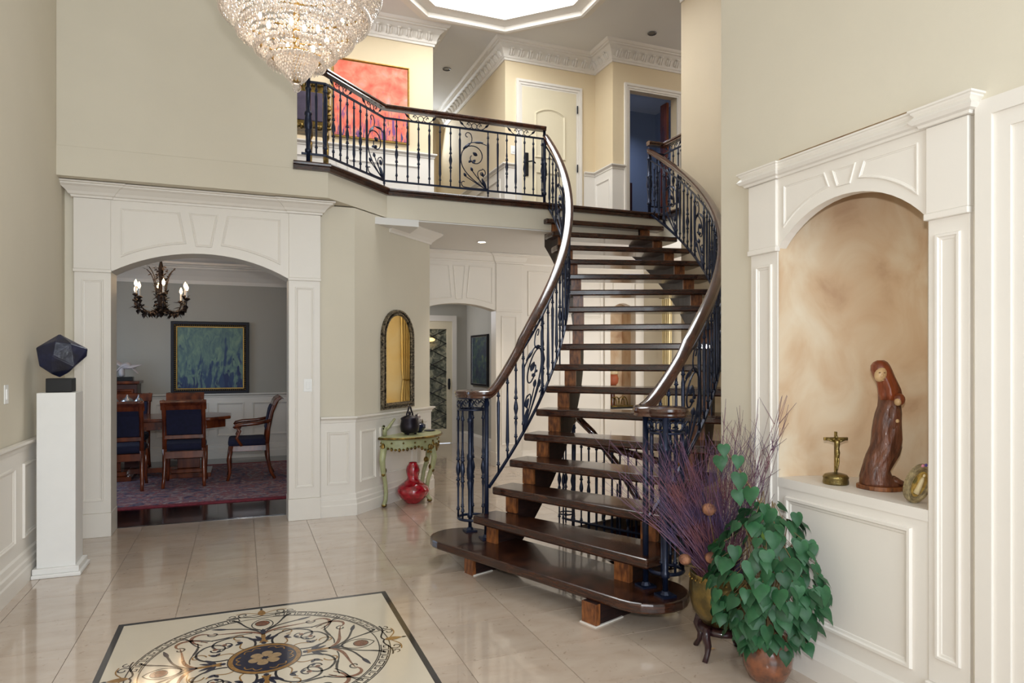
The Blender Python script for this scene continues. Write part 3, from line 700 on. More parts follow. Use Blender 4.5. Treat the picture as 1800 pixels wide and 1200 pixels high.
# ---- right wall with the arched niche and the cased opening
RW = MB(); NY0, NY1 = 1.862, 2.662
RW.box(XR, 2.70, 0, XR+0.15, 3.12, ZC); RW.box(XR, 1.62, 0, XR+0.15, 1.83, 2.36); RW.box(XR, 1.83, 2.36, XR+0.15, 2.70, ZC); RW.box(XR, 1.62, 2.36, XR+0.15, 1.83, ZC); RW.box(XR, -2.2, 2.36, XR+0.15, 1.62, ZC); RW.box(XR, -2.2, 0, XR+0.15, 0.35, 2.36)
RW.box(XR+0.15, 2.97, 0, 4.93, 3.12, ZC)
rw = struct('wall_right', RW, PAINT)
obj('baseboard', MB().sweep([(0, 0), (0.03, 0), (0.03, 0.12), (0.02, 0.16), (0.014, 0.2), (0, 0.2)], [(XR, 3.12, 0), (XR, 2.92, 0)]), WHITE, rw)
obj('opening_lining', MB().box(XR+0.16, 0.30, 0, XR+0.30, 1.62, 2.5).box(XR+0.001, 1.50, 0, XR+0.155, 1.615, 2.355), PINK, rw)
# niche portal: local x runs from the far pilaster to the near one
MN = wm((XR-0.02, NY1), (XR-0.02, NY1-1))
pn = portal('trim_9', MN, 0.0, NY1-NY0, 2.05, 2.235, 0.195, 0.165, 2.475, 0.05, base_h=0.24, proj=0.045, ch=0.075)
apse = MB(); AR = 0.415; yc = (NY0+NY1)/2; xs = XR+0.03
pl = [(XR-0.017, NY1-0.003), (xs, NY1-0.003)]+[(xs+AR*math.sin(a), yc+0.40*math.cos(a)) for a in [PI*i/20 for i in range(1, 20)]]+[(xs, NY0+0.003), (XR-0.017, NY0+0.003)]
vs = []; fs = []
for (x, y) in pl: vs += [(x, y, 0.9), (x, y, 2.5)]
for i in range(len(pl)-1): fs.append((2*i, 2*i+1, 2*i+3, 2*i+2))
apse.add(vs, fs); apse.add([(x, y, 2.5) for x, y in pl], [tuple(range(len(pl)))])
obj('niche_apse', apse, FAUX, pn, smooth=True)
obj('niche_shelf', MB().ext([(XR-0.02, NY0), (XR-0.02, NY1)]+[(x+0.01, y) for x, y in pl[1:-1]], 0.86, 0.905), WHITE, pn)
obj('niche_dado', MB().box(XR-0.015, NY0, 0.0, XR+0.05, NY1, 0.88), WHITE, pn)
MN2 = wm((XR-0.015, NY1), (XR-0.015, NY1-1))
obj('panel_moulding', MB().frame([(0.05, 0.25), (0.73, 0.25), (0.73, 0.82), (0.05, 0.82)], 0.035, 0.014, 0.0).xf(MN2), WHITE, pn)
obj('baseboard', MB().sweep([(0, 0), (0.03, 0), (0.03, 0.10), (0.022, 0.13), (0.012, 0.17), (0, 0.18)], [(XR-0.015, NY1, 0), (XR-0.015, NY0, 0)]), WHITE, pn)
casing(wm((XR, 0), (XR, -1)), -1.515, -0.4, 0.0, 2.28, 'trim_10', wc=0.155)

# ================================================================== THE CURVED STAIR
SC = (0.567, 7.10); RISE = Z2/18.0; TH1, DTH = -72.2, 4.3
def th(k): return TH1+DTH*(k-1)
def pol(r, deg, z=0.0):
    a = math.radians(deg); return (SC[0]+r*math.cos(a), SC[1]+r*math.sin(a), z)
def pitch(deg): return RISE*(1+(deg-TH1)/DTH)
RI, RO, TT = 2.625, 4.14, 0.058
stair = thing('curved_staircase', 'open-riser curved staircase of dark stained oak rising to the balcony', 'staircase', (2.2, 4.6, 0))
for k in range(1, 18):
    z1 = k*RISE; z0 = z1-TT
    if k == 1:
        tm = -68.0; er = Vector((math.cos(math.radians(tm)), math.sin(math.radians(tm)))); et = Vector((-er.y, er.x))
        pts = []
        t0, t1 = -0.20, 0.29; cR = (t1-t0)/2; tc = (t0+t1)/2; rl, rr = 2.47, 4.10
        for i in range(13):
            a = PI/2+PI*i/12; pts.append((rl+cR*math.cos(a), tc+cR*math.sin(a)))
        for i in range(13):
            a = -PI/2+PI*i/12; pts.append((rr+cR*math.cos(a), tc+cR*math.sin(a)))
        poly = [(SC[0]+er.x*r+et.x*t, SC[1]+er.y*r+et.y*t) for r, t in pts]
    else:
        b = th(k+1)+1.0 if k < 17 else th(k)+6.2
        poly = []
        for i in range(7):
            r = RI+(RO-RI)*i/6; poly.append(pol(r, th(k))[:2])
        poly.append(pol(RO+0.01, (th(k)+b)/2)[:2])
        for i in range(7):
            r = RO-(RO-RI)*i/6; poly.append(pol(r, b)[:2])
        poly.append(pol(RI-0.01, (th(k)+b)/2)[:2])
    obj('tread', MB().ext(poly, z0, z1), OAK, stair, bevel=0.012)
def stringer(r0, r1):
    mb = MB()
    for k in range(1, 18):
        a0 = th(k)+1.3*2.75/r0; a1 = a0+DTH
        top = k*RISE-TT+0.002; rings = []
        for i in range(3):
            a = a0+(a1-a0)*i/2
            lo = max(0.0, pitch(a)-RISE*0.3-0.46)
            if k == 1: lo = 0.0
            rings.append((a, min(lo, top-0.02)))
        vs = []
        for a, lo in rings: vs += [pol(r0, a, lo), pol(r1, a, lo), pol(r1, a, top), pol(r0, a, top)]
        fs = []
        for i in range(2):
            for j in range(4): fs.append((i*4+j, i*4+(j+1) % 4, (i+1)*4+(j+1) % 4, (i+1)*4+j))
        fs += [(3, 2, 1, 0), (8, 9, 10, 11)]
        mb.add(vs, fs)
    return mb
obj('stringer', stringer(2.72, 2.81), OAKD, stair)
obj('stringer', stringer(3.87, 3.97), OAKD, stair)
for (r0, r1) in ((2.715, 2.815), (3.865, 3.975)):
    for k in range(1, 18):
        a0 = th(k)+1.3*2.75/(r0 if r0 < 3 else 2.72)-0.15 if r0 < 3 else th(k)+1.3*2.75/3.87-0.12
        zt = k*RISE-TT; zb = max(0.0, (k-1)*RISE)
        mb = MB(); vs = []
        for (r, a) in ((r0, a0), (r1, a0), (r1, a0+0.5), (r0, a0+0.5)): vs += [pol(r, a, zb), pol(r, a, zt)]
        mb.add(vs, [(0, 2, 3, 1), (2, 4, 5, 3), (4, 6, 7, 5), (6, 0, 1, 7), (0, 6, 4, 2), (1, 3, 5, 7)])
        obj('riser_block', mb, OAKL, stair)  # front face of the stringer, its light put into the paler oak
for (r0, r1, a0) in ((2.708, 2.822, th(1)+1.3), (3.858, 3.982, th(1)+0.75)):
    obj('white_shoe', MB().ext([pol(r0, a0-0.10)[:2], pol(r1, a0-0.10)[:2], pol(r1, a0+3.4)[:2], pol(r0, a0+3.4)[:2]], 0.0005, 0.007), WHITE, stair)

# ------------------------------------------------------------------ iron and wood balustrades
def rod_prof(L, kind):
    r = 0.0075
    def knob(z, q=0.0145): return [(r, z-0.014), (q, z-0.008), (q, z+0.0), (r*1.1, z+0.004), (q*0.9, z+0.010), (r, z+0.016)]
    p = [(r, 0)]+knob(0.07)
    if kind == 0:      # long tapering spindle
        p += [(r*1.15, 0.10), (0.0135, L*0.80), (r, L*0.84)]
    elif kind == 1:    # urn in the middle
        m = L*0.47
        p += [(r, m-0.16), (0.012, m-0.13)]+knob(m-0.095, 0.017)+[(0.011, m-0.06), (0.019, m-0.025), (0.0165, m+0.0), (0.010, m+0.03)]+knob(m+0.06, 0.017)+[(0.012, m+0.1), (r, m+0.14)]
    else:              # upward taper
        p += [(0.0145, 0.13), (r*1.1, L*0.75)]
    p += knob(L-0.07)+[(r, L)]
    return p
def spiral(c, r0, r1, a0, a1, n=18):
    return [(c[0]+(r0+(r1-r0)*i/n)*math.cos(a0+(a1-a0)*i/n), c[1]+(r0+(r1-r0)*i/n)*math.sin(a0+(a1-a0)*i/n)) for i in range(n+1)]
def bez(p0, p1, p2, p3, n=12):
    return [tuple((1-t)**3*a+3*(1-t)**2*t*b+3*(1-t)*t*t*c+t**3*d for a, b, c, d in zip(p0, p1, p2, p3)) for t in [i/n for i in range(n+1)]]
def scroll_panel(F, w, h, flip=False):
    """large leaf scroll between two balusters; F maps (u,v) to space"""
    mb = MB(); X = (lambda u: w-u) if flip else (lambda u: u)
    def T(pts, r): mb.tube([F(X(u), v) for u, v in pts], r, 5)
    R0 = 0.006
    main = bez((w, 0.0), (w*0.35, h*0.18), (-w*0.02, h*0.32), (w*0.03, h*0.52), 12)+spiral((w*0.50, h*0.54), w*0.47, w*0.10, PI, -PI*1.15, 26)
    T(main, R0)
    T(bez((w*0.03, h*0.52), (w*0.04, h*0.72), (w*0.55, h*0.72), (w*0.40, h*0.90), 10)+spiral((w*0.27, h*0.89), w*0.13, w*0.05, 0.2, 4.6, 12), R0*0.9)
    T(bez((w*0.10, h*0.66), (w*0.35, h*0.84), (w*0.75, h*0.80), (w*0.96, h*0.76), 8), R0*0.9)
    T(bez((w, 0.0), (w*0.55, h*0.20), (w*0.55, h*0.33), (w*0.80, h*0.34), 10)+spiral((w*0.80, h*0.285), w*0.15, w*0.05, PI/2, -3.6, 12), R0*0.9)
    T(bez((w, 0.0), (w*0.7, h*0.08), (w*0.45, h*0.14), (w*0.22, h*0.20), 8), R0*0.9)
    T(bez((w, 0.0), (w*0.75, h*0.14), (w*0.55, h*0.24), (w*0.45, h*0.30), 8), R0*0.9)
    T(bez((w, 0.02), (w*0.6, h*0.01), (w*0.3, h*0.02), (w*0.12, h*0.03), 8)+spiral((w*0.14, h*0.09), w*0.13, w*0.05, -PI/2, -5.0, 12), R0*0.9)
    def leafb(u, v, a, L, q=0.012):
        ca, sa = math.cos(a), math.sin(a); pts = []; rr = []
        for i in range(6):
            t = i/5.0; pts.append(F(X(u+ca*L*t), v+sa*L*t)); rr.append(0.003+q*math.sin(PI*min(1, t*1.05))**0.8)
        mb.tube(pts, rr, 5)
    leafb(w*0.62, h*0.57, 2.6, 0.06, 0.018); leafb(w*0.55, h*0.50, -2.3, 0.055, 0.016); leafb(w*0.30, h*0.44, 0.8, 0.04)
    leafb(w*0.12, h*0.66, 0.7, 0.10, 0.012); leafb(w*0.5, h*0.785, 0.1, 0.11, 0.011)
    leafb(w*0.22, h*0.20, 2.2, 0.05, 0.013); leafb(w*0.45, h*0.30, 2.0, 0.05, 0.013); leafb(w*0.96, h*0.02, 2.0, 0.13, 0.016); leafb(w*0.85, h*0.22, 1.9, 0.06, 0.012)
    return mb
def scroll_frieze(F, w=0.34, h=0.085):
    mb = MB()
    def T(pts, r=0.0042): mb.tube([F(u, v) for u, v in pts], r, 5)
    c = w/2
    T([(c+h*0.36*math.cos(a), h*0.45+h*0.36*math.sin(a)) for a in [2*PI*i/14 for i in range(15)]])
    for s_ in (-1, 1):
        T([(c+s_*(u), v) for u, v in bez((h*0.36, h*0.45), (h*0.55, h*0.95), (h*0.95, h*0.95), (h*0.98, h*0.55), 8)+spiral((h*0.80, h*0.50), h*0.19, h*0.06, 0.2, 4.4, 8)])
        T([(c+s_*(u), v) for u, v in bez((h*0.36, h*0.30), (h*0.8, -0.1*h), (h*1.2, h*0.1), (h*1.6, h*0.55), 8)])
        pts = [F(c+s_*(h*1.45+h*0.55*t), h*(0.42+0.48*t)) for t in (0, .25, .5, .75, 1)]
        mb.tube(pts, [0.003, 0.011, 0.013, 0.008, 0.002], 5)
    return mb
RAILPROF = [(-0.034, -0.055), (0.034, -0.055), (0.030, -0.040), (0.039, -0.026), (0.036, -0.010), (0.022, 0.0), (-0.022, 0.0), (-0.036, -0.010), (-0.039, -0.026), (-0.030, -0.040)]

rod_cache = {}
def rod(L, kind):
    key = (round(L, 3), kind)
    if key not in rod_cache:
        me = MB().lathe(rod_prof(L, kind), 8).mesh('baluster', True); me.materials.append(IRON); rod_cache[key] = me
    return rod_cache[key]
def put_rod(parent, p, L, kind, rz=0.0):
    o = bpy.data.objects.new('baluster', rod(L, kind)); col.objects.link(o); o.parent = parent
    o.location = Vector(p)-world_loc(parent); o.rotation_euler = (0, 0, rz); return o
def newel_mesh(L, s=1.0):
    P = [(0.014, 0), (0.014, 0.10), (0.022, 0.105), (0.022, 0.13), (0.015, 0.14), (0.017, L*0.30), (0.024, L*0.36), (0.018, L*0.375), (0.026, L*0.39), (0.028, L*0.45), (0.020, L*0.52), (0.026, L*0.535), (0.026, L*0.56), (0.017, L*0.575), (0.016, L*0.8), (0.022, L*0.81), (0.022, L*0.83), (0.014, L*0.84), (0.014, L)]
    return MB().lathe([(r*s, z) for r, z in P], 10)

# ---- balcony guard: short return, 45 degree run, long straight run
bal = thing('balcony_balustrade', 'dark blue iron balustrade with wood handrail along the upper balcony edge', 'balustrade', (2.3, 7.06, Z2))
IN = 0.045
bpts = [(0.50, YU+IN), (0.73-0.02, YU+IN), (1.40-0.02, 7.01+IN), (3.225, 7.01+IN)]
rail_path = [(x, y, Z2+0.887) for x, y in bpts]
obj('handrail', MB().sweep(RAILPROF, rail_path), RAILW, bal, autosmooth=True)
for zz, r in ((0.745, 0.009), (0.09, 0.009)):
    mb = MB(); mb.sweep([(-r, -r), (r, -r), (r, r), (-r, r)], [(x, y, Z2+zz) for x, y in bpts]); obj('iron_bar', mb, IRON, bal)
Lb = 0.655
segs = [(bpts[0], bpts[1]), (bpts[1], bpts[2]), (bpts[2], bpts[3])]
def seg_fn(p, q, z0):
    L = math.hypot(q[0]-p[0], q[1]-p[1]); ux, uy = (q[0]-p[0])/L, (q[1]-p[1])/L
    return L, (lambda u, v: (p[0]+ux*u, p[1]+uy*u, z0+v))
L0, F0 = seg_fn(bpts[0], bpts[1], Z2+0.09)
put_rod(bal, F0(0.13, 0), Lb, 0); put_rod(bal, F0(0.20, 0), Lb, 2)
obj('newel_post', newel_mesh(0.83, 1.35).xf(Matrix.Translation(F0(0.06, -0.09))), IRON, bal, smooth=True)
L1, F1 = seg_fn(bpts[1], bpts[2], Z2+0.09)
for i, u in enumerate([0.0, 0.105, 0.21, 0.315, 0.42, 0.525, 0.63]): put_rod(bal, F1(u+0.01, 0), Lb, (0, 1, 2, 1, 2, 1, 0)[i])
obj('scroll_panel', scroll_panel(lambda u, v: F1(0.65+u, v), L1-0.66, Lb), IRON, bal)
obj('scroll_frieze', scroll_frieze(lambda u, v: F1(0.06+u, 0.655+v)), IRON, bal); obj('scroll_frieze', scroll_frieze(lambda u, v: F1(0.56+u, 0.655+v)), IRON, bal)
L2, F2 = seg_fn(bpts[2], bpts[3], Z2+0.09)
put_rod(bal, F2(0, -0.09), Lb+0.09, 0)
kinds = [1, 0, 1, 0, 2, 1]
for i in range(6): put_rod(bal, F2(0.13+i*0.118, 0), Lb, kinds[i])
put_rod(bal, F2(0.825, 0), Lb, 0)
obj('scroll_panel', scroll_panel(lambda u, v: F2(0.83+u, v), 0.315, Lb), IRON, bal)
put_rod(bal, F2(1.15, -0.09), Lb+0.09, 0)
for i in range(6): put_rod(bal, F2(1.265+i*0.108, 0), Lb, (0, 1, 2, 1, 0, 1)[i])
for u in (0.22, 0.82, 1.38): obj('scroll_frieze', scroll_frieze(lambda a, v: F2(u+a, 0.655+v)), IRON, bal)
obj('newel_post', newel_mesh(0.835, 1.15).xf(Matrix.Translation(F2(L2-0.01, -0.09))), IRON, bal, smooth=True)

# ---- the two stair balustrades follow the pitch
def stair_rail(name, label, R, a_start, a_end, n_per_deg, newel_c, newel_r, vol_z, scrolls, posts, top_level=Z2+0.887, foot=()):
    t = thing(name, label, 'balustrade', pol(R, a_start, RISE))
    HR, UP, LO = 0.872, 0.735, 0.085
    def F(a, v): return pol(R, a, pitch(a)+v)
    # handrail: volute cap, easing, long helical climb, meets the balcony rail
    pts = []
    N = 70
    for i in range(N+1):
        a = a_start+(a_end-a_start)*i/N
        q_ = min(1.0, (a-a_start)/14.0); q_ = q_*q_*(3-2*q_)
        z = pitch(a)+HR-(1-q_)*(pitch(a_start)+HR-vol_z)
        z = vol_z+math.log(1+math.exp((z-vol_z)*26))/26-0.02 if (z-vol_z) < 0.4 else z
        z = min(z, top_level)
        pts.append(pol(R, a, z))
    nc = Vector((newel_c[0], newel_c[1])); p0 = Vector(pts[0][:2])
    # the rail winds round the newel ring
    a0 = math.atan2(p0.y-nc.y, p0.x-nc.x); rr = (p0-nc).length
    obj('handrail', MB().sweep(RAILPROF, pts), RAILW, t, autosmooth=True)
    d0 = (Vector(pts[1][:2])-p0).normalized()
    ease = bez((*(p0+d0*0.004), pts[0][2]), (*(p0-d0*0.10), vol_z+0.002), (*(nc-d0*0.13+(p0-nc)*0.2), vol_z+0.002), (nc.x, nc.y, vol_z+0.002), 12)
    cap = MB().sweep(RAILPROF, ease[::-1], cap=True)
    obj('volute_neck', cap, RAILW, t, autosmooth=True)
    q = newel_r+0.03
    obj('volute_cap', MB().lathe([(0, vol_z-0.055), (q*0.88, vol_z-0.055), (q*0.95, vol_z-0.045), (q*0.93, vol_z-0.036), (q, vol_z-0.022), (q*0.97, vol_z-0.008), (q*0.8, vol_z+0.001), (0, vol_z+0.003)], 28, newel_c), RAILW, t, autosmooth=True)
    # cage of rods under the volute
    zb = RISE+0.115; zt = vol_z-0.145
    for zz, r in ((zb, 0.011), (zt, 0.008), (vol_z-0.06, 0.006)):
        obj('ring', MB().tube([(nc.x+newel_r*math.cos(b), nc.y+newel_r*math.sin(b), zz) for b in [2*PI*i/28 for i in range(28)]], r, 6, closed=True), IRON, t, smooth=True)
    for i in range(5):
        b = a0+PI*0.55+i*PI*1.0/4+0.1
        put_rod(t, (nc.x+newel_r*math.cos(b), nc.y+newel_r*math.sin(b), zb), zt-zb, 1)
    mb = MB()
    for i in range(8):
        b = 2*PI*i/8; px, py = nc.x+newel_r*math.cos(b), nc.y+newel_r*math.sin(b); tx, ty = -math.sin(b), math.cos(b)
        for s_ in (-1, 1):
            sp = spiral((0.018*s_, 0.045), 0.030, 0.010, -PI/2 if s_ > 0 else -PI/2, (PI*1.6)*s_-PI/2, 12)
            mb.tube([(px+tx*u, py+ty*u, zt+v) for u, v in sp], 0.0045, 5)
    obj('scroll_collar', mb, IRON, t)
    for p in posts:
        np_ = obj('newel_post', newel_mesh(p[2], p[3]).xf(Matrix.Translation((p[0], p[1], RISE))) if p[4] else MB().lathe([(0.017, RISE), (0.017, RISE+p[2])], 10, p[:2]), IRON, t, smooth=True)
        obj('foot_plate', MB().box(p[0]-0.045, p[1]-0.045, RISE, p[0]+0.045, p[1]+0.045, RISE+0.012).lathe([(0.03, RISE+0.012), (0.02, RISE+0.03)], 8, p[:2]), IRON, np_)
    # bars
    for v, r in ((UP, 0.009), (LO, 0.012)):
        b0 = a_start+0.2
        path = [F(b0+(a_end-b0)*i/50, v) for i in range(51)]
        if v == UP: path = [(x, y, max(z, vol_z-0.14)) for x, y, z in path]
        obj('iron_bar', MB().sweep([(-r*0.7, -r), (r*0.7, -r), (r*0.7, r), (-r*0.7, r)], path), IRON, t)
    step = math.degrees(0.104/R); a = a_start+step*1.0; i = 0
    blocked = [(s0, s0+math.degrees(0.30/R)) for s0 in scrolls]
    while a < a_end-step*0.5:
        hit = [b for b in blocked if b[0]-step*0.3 < a < b[1]-step*0.05]
        if not hit or abs(a-hit[0][0]) < step*0.01:
            put_rod(t, F(a, LO), UP-LO, (0, 2, 1, 2)[i % 4])
            if i % 7 == 3:
                pp = F(a, LO); obj('shank', MB().lathe([(0.007, pp[2]-LO-RISE*0.4), (0.007, pp[2])], 6, pp[:2]), IRON, t)
        i += 1; a += step
    for (s0, s1) in blocked:
        for aa in (s0, s1): put_rod(t, F(aa, LO), UP-LO, 0)
        obj('scroll_panel', scroll_panel(lambda u, v: F(s0+math.degrees(u/R), LO+v), 0.30, UP-LO, flip=True), IRON, t)
    aa = a_start+9.0*2.67/R
    while aa < a_end-6:
        obj('scroll_frieze', scroll_frieze(lambda u, v: F(aa+math.degrees(u/R), UP+v), 0.30, 0.078), IRON, t)
        aa += math.degrees(0.52/R)
    return t
RL, RR = 2.672, 4.03
nl = pol(2.46, -64.4); nr = pol(4.19, -66.3)
pL = pol(2.655, -65.5); pL2 = pol(2.41, -64.0); pR = pol(4.075, -66.8); pR2 = pol(4.245, -67.6)
left_rail = stair_rail('stair_balustrade', 'curved iron stair balustrade on the side facing the console table', RL, -65.4, -0.6, 1, nl[:2], 0.112, 1.262,
                       [-56.6, -36.0, -14.0], [(pL[0], pL[1], 1.03, 1.0, False), (pL2[0], pL2[1], 1.03, 1.0, True)])
right_rail = stair_rail('stair_balustrade', 'curved iron stair balustrade on the side of the twig arrangement', RR, -66.4, -1.2, 1, nr[:2], 0.095, 1.225,
                        [-59.0, -46.0, -33.5, -22.0, -10.5], [(pR[0], pR[1], 0.99, 1.15, False), (pR2[0], pR2[1], 0.99, 1.15, True)], top_level=Z2+0.84)
tp = pol(RR, -1.2, Z2)
obj('newel_post', newel_mesh(0.80, 1.3).xf(Matrix.Translation((tp[0], tp[1], Z2))), IRON, right_rail, smooth=True)
# ---- guard at the right of the landing
g = thing('landing_balustrade', 'short iron guard with dark handrail beside the upper right wall', 'balustrade', (4.82, 6.85, Z2))
gp = [(4.60, 7.05), (4.825, 7.05), (4.825, 6.64)]
obj('handrail', MB().sweep(RAILPROF, [(x, y, Z2+0.887) for x, y in gp]), RAILW, g, autosmooth=True)
for zz in (0.745, 0.09):
    obj('iron_bar', MB().sweep([(-0.008, -0.008), (0.008, -0.008), (0.008, 0.008), (-0.008, 0.008)], [(x, y, Z2+zz) for x, y in gp]), IRON, g)
for (x, y) in ((4.64, 7.05), (4.73, 7.05), (4.825, 7.05), (4.825, 6.95), (4.825, 6.85), (4.825, 6.75)): put_rod(g, (x, y, Z2+0.09), Lb, 1)
obj('newel_post', newel_mesh(0.84, 1.3).xf(Matrix.Translation((4.825, 6.665, Z2))), IRON, g, smooth=True)
_, FG = seg_fn((4.825, 7.05), (4.825, 6.64), Z2+0.09)
obj('scroll_frieze', scroll_frieze(lambda u, v: FG(0.05+u, 0.655+v), 0.3), IRON, g)

# ---- basement stair: railing and handrails seen through the treads
bs = thing('basement_balustrade', 'iron railing with scrolled oak handrail going down to the basement under the stair', 'balustrade', (2.72, 5.35, 0))
edge = [(2.74, 5.46), (2.50, 4.93), (2.49, 4.25)]
row = [(2.745, 5.45), (2.84, 5.30), (2.93, 5.15), (3.01, 5.0), (3.09, 4.85), (3.17, 4.70)]
for i in range(14):
    t_ = i/13.0; x = 2.76+0.52*t_; y = 5.42-0.85*t_; zt = 0.80-0.10*t_
    put_rod(bs, (x, y, 0.0 if i < 2 else -0.25-0.02*i), round(zt+(0.0 if i < 2 else 0.25+0.02*i), 2), i % 3)
obj('handrail', MB().sweep(RAILPROF, [(2.66, 5.50, 0.80), (2.76, 5.42, 0.80), (2.95, 5.11, 0.76), (3.28, 4.57, 0.66)]), RAILW, bs, autosmooth=True)
obj('iron_bar', MB().tube([(2.70, 5.48, 0.06), (3.28, 4.57, 0.02)], 0.011, 5), IRON, bs)
cN = (2.74, 5.52)
for i in range(5):
    b = 2*PI*i/5; put_rod(bs, (cN[0]+0.07*math.cos(b), cN[1]+0.07*math.sin(b), 0.0), 0.90, 1)
for zz in (0.1, 0.80): obj('ring', MB().tube([(cN[0]+0.07*math.cos(b), cN[1]+0.07*math.sin(b), zz) for b in [2*PI*i/20 for i in range(20)]], 0.007, 5, closed=True), IRON, bs)
vol = [(cN[0]+(0.11-0.06*i/20)*math.cos(1.2+i*0.28), cN[1]+(0.11-0.06*i/20)*math.sin(1.2+i*0.28), 0.955+0.03*math.cos(i*0.28)) for i in range(21)]
obj('volute', MB().tube(vol, 0.028, 8), RAILW, bs, smooth=True)
far = [(2.86, 5.68, 0.97), (2.95, 5.74, 0.95), (3.08, 5.66, 0.80), (3.25, 5.48, 0.50), (3.42, 5.28, 0.10), (3.6, 5.0, -0.45)]
obj('handrail', MB().tube(far, 0.034, 8), RAILW, bs, smooth=True)
for i in range(7):
    t_ = i/6.0; x = 2.92+0.60*t_; y = 5.72-0.55*t_; z1 = 0.93-1.15*t_
    put_rod(bs, (x, y, z1-0.85), 0.84, i % 3)
stp = thing('basement_stair', 'dark oak basement steps descending beneath the curved stair', 'staircase', (3.3, 5.2, -1.0))
for i in range(6):
    a = -38-5.5*i
    p = [pol(2.95, a)[:2], pol(3.85, a)[:2], pol(3.85, a-5.8)[:2], pol(2.95, a-5.8)[:2]]
    obj('tread', MB().ext(p, -0.18*(i+1)-0.05, -0.18*(i+1)), OAK, stp)

# ================================================================== FLOOR MEDALLION
MCX, MCY = (MX0+MX1)/2, (MY0+MY1)/2
med = thing('floor_medallion', 'square marble inlay with round scroll medallion set into the tile floor', 'floor inlay', (MCX, MCY, 0))
def mobj(name, mb, m): return obj(name, mb, m, med, local=True)
HWX, HWY = (MX1-MX0)/2, (MY1-MY0)/2
mobj('field', MB().box(-HWX+0.03, -HWY+0.03, -0.02, HWX-0.03, HWY-0.03, 0.0), MINLAY)
for (a, b, c_, d) in ((-HWX, -HWY, HWX, -HWY+0.03), (-HWX, HWY-0.03, HWX, HWY), (-HWX, -HWY+0.03, -HWX+0.03, HWY-0.03), (HWX-0.03, -HWY+0.03, HWX, HWY-0.03)):
    mobj('border_strip', MB().box(a, b, -0.02, c_, d, 0.0006), IBLACK)
R1, R2 = 0.560, 0.622
mobj('ring_line', MB().disc((0, 0), R1, R1+0.006, 0.0008, 96), IBLACK); mobj('ring_line', MB().disc((0, 0), R2-0.006, R2, 0.0008, 96), IBLACK)
gk = MB(); NK = 60
for i in range(NK):
    a = 2*PI*i/NK; da = 2*PI/NK
    if min(abs(((a/(PI/2)) % 1)-0.0), abs(((a/(PI/2)) % 1)-1.0)) < 0.085: continue
    def P(u, v): r = R1+0.012+v*0.038; b = a+u*da; return (r*math.cos(b), r*math.sin(b))
    gk.ribbon([P(0, 0), P(0, 1), P(0.78, 1), P(0.78, 0.33), P(0.42, 0.33), P(0.42, 0.62)], 0.0075); gk.ribbon([P(0, 0), P(1.0, 0)], 0.005)
stuff(mobj('greek_key_ring', gk, IBLACK))
mobj('centre_ring', MB().disc((0, 0), 0.150, 0.172, 0.0008, 64), IGOLD); mobj('centre_line', MB().disc((0, 0), 0.172, 0.177, 0.0009, 64), IBLACK)
mobj('centre_disc', MB().disc((0, 0), 0.0, 0.150, 0.0007, 64), INAVY)
gsc = MB()
for i in range(6):
    a = 2*PI*i/6
    for s_ in (-1, 1):
        gsc.ribbon([((0.118+0.018*math.sin(t*3))*math.cos(a+s_*t*0.38), (0.118+0.018*math.sin(t*3))*math.sin(a+s_*t*0.38)) for t in [k/10 for k in range(11)]], 0.007, 0.0004)
mobj('disc_scrolls', gsc, IGOLD)
for i in range(6):
    a = 2*PI*i/6+0.3; pts = []
    for k in range(14):
        b = 2*PI*k/14; u = 0.048+0.034*math.cos(b); v = 0.026*math.sin(b)*(1+0.3*math.cos(b))
        pts.append((u*math.cos(a)-v*math.sin(a), u*math.sin(a)+v*math.cos(a), 0.0013))
    mobj('petal', MB().add(pts, [tuple(range(14))]), ITAN)
mobj('rosette_eye', MB().disc((0, 0), 0, 0.015, 0.0016, 12), INAVY)
def leafpoly(x, y, a, L, w, z=0.0010):
    n_ = 10; l = []; r_ = []
    for k in range(n_+1):
        t = k/n_; q = w*math.sin(PI*t)**0.7*(1-0.45*t); c_ = (x+math.cos(a)*L*t, y+math.sin(a)*L*t)
        l.append((c_[0]-math.sin(a)*q, c_[1]+math.cos(a)*q, z)); r_.append((c_[0]+math.sin(a)*q, c_[1]-math.cos(a)*q, z))
    return MB().add(l+r_, [(k, n_+1+k, n_+2+k, k+1) for k in range(n_)])
class INL:                                            # every inlaid piece becomes a part of its own
    def __init__(self, name, m): self.name, self.m, self.M = name, m, None
    def _o(self, mb): mobj(self.name, mb.xf(self.M), self.m); return self
    def ribbon(self, pts, w, z=0.0): return self._o(MB().ribbon(pts, w, z))
    def merge(self, mb): return self._o(mb)
    def disc(self, *a): return self._o(MB().disc(*a))
b_, g_, r_, n_ = INL('black_scroll', IBLACK), INL('golden_scroll', IGOLD), INL('rust_scroll', IRUST), INL('navy_leaf', INAVY)
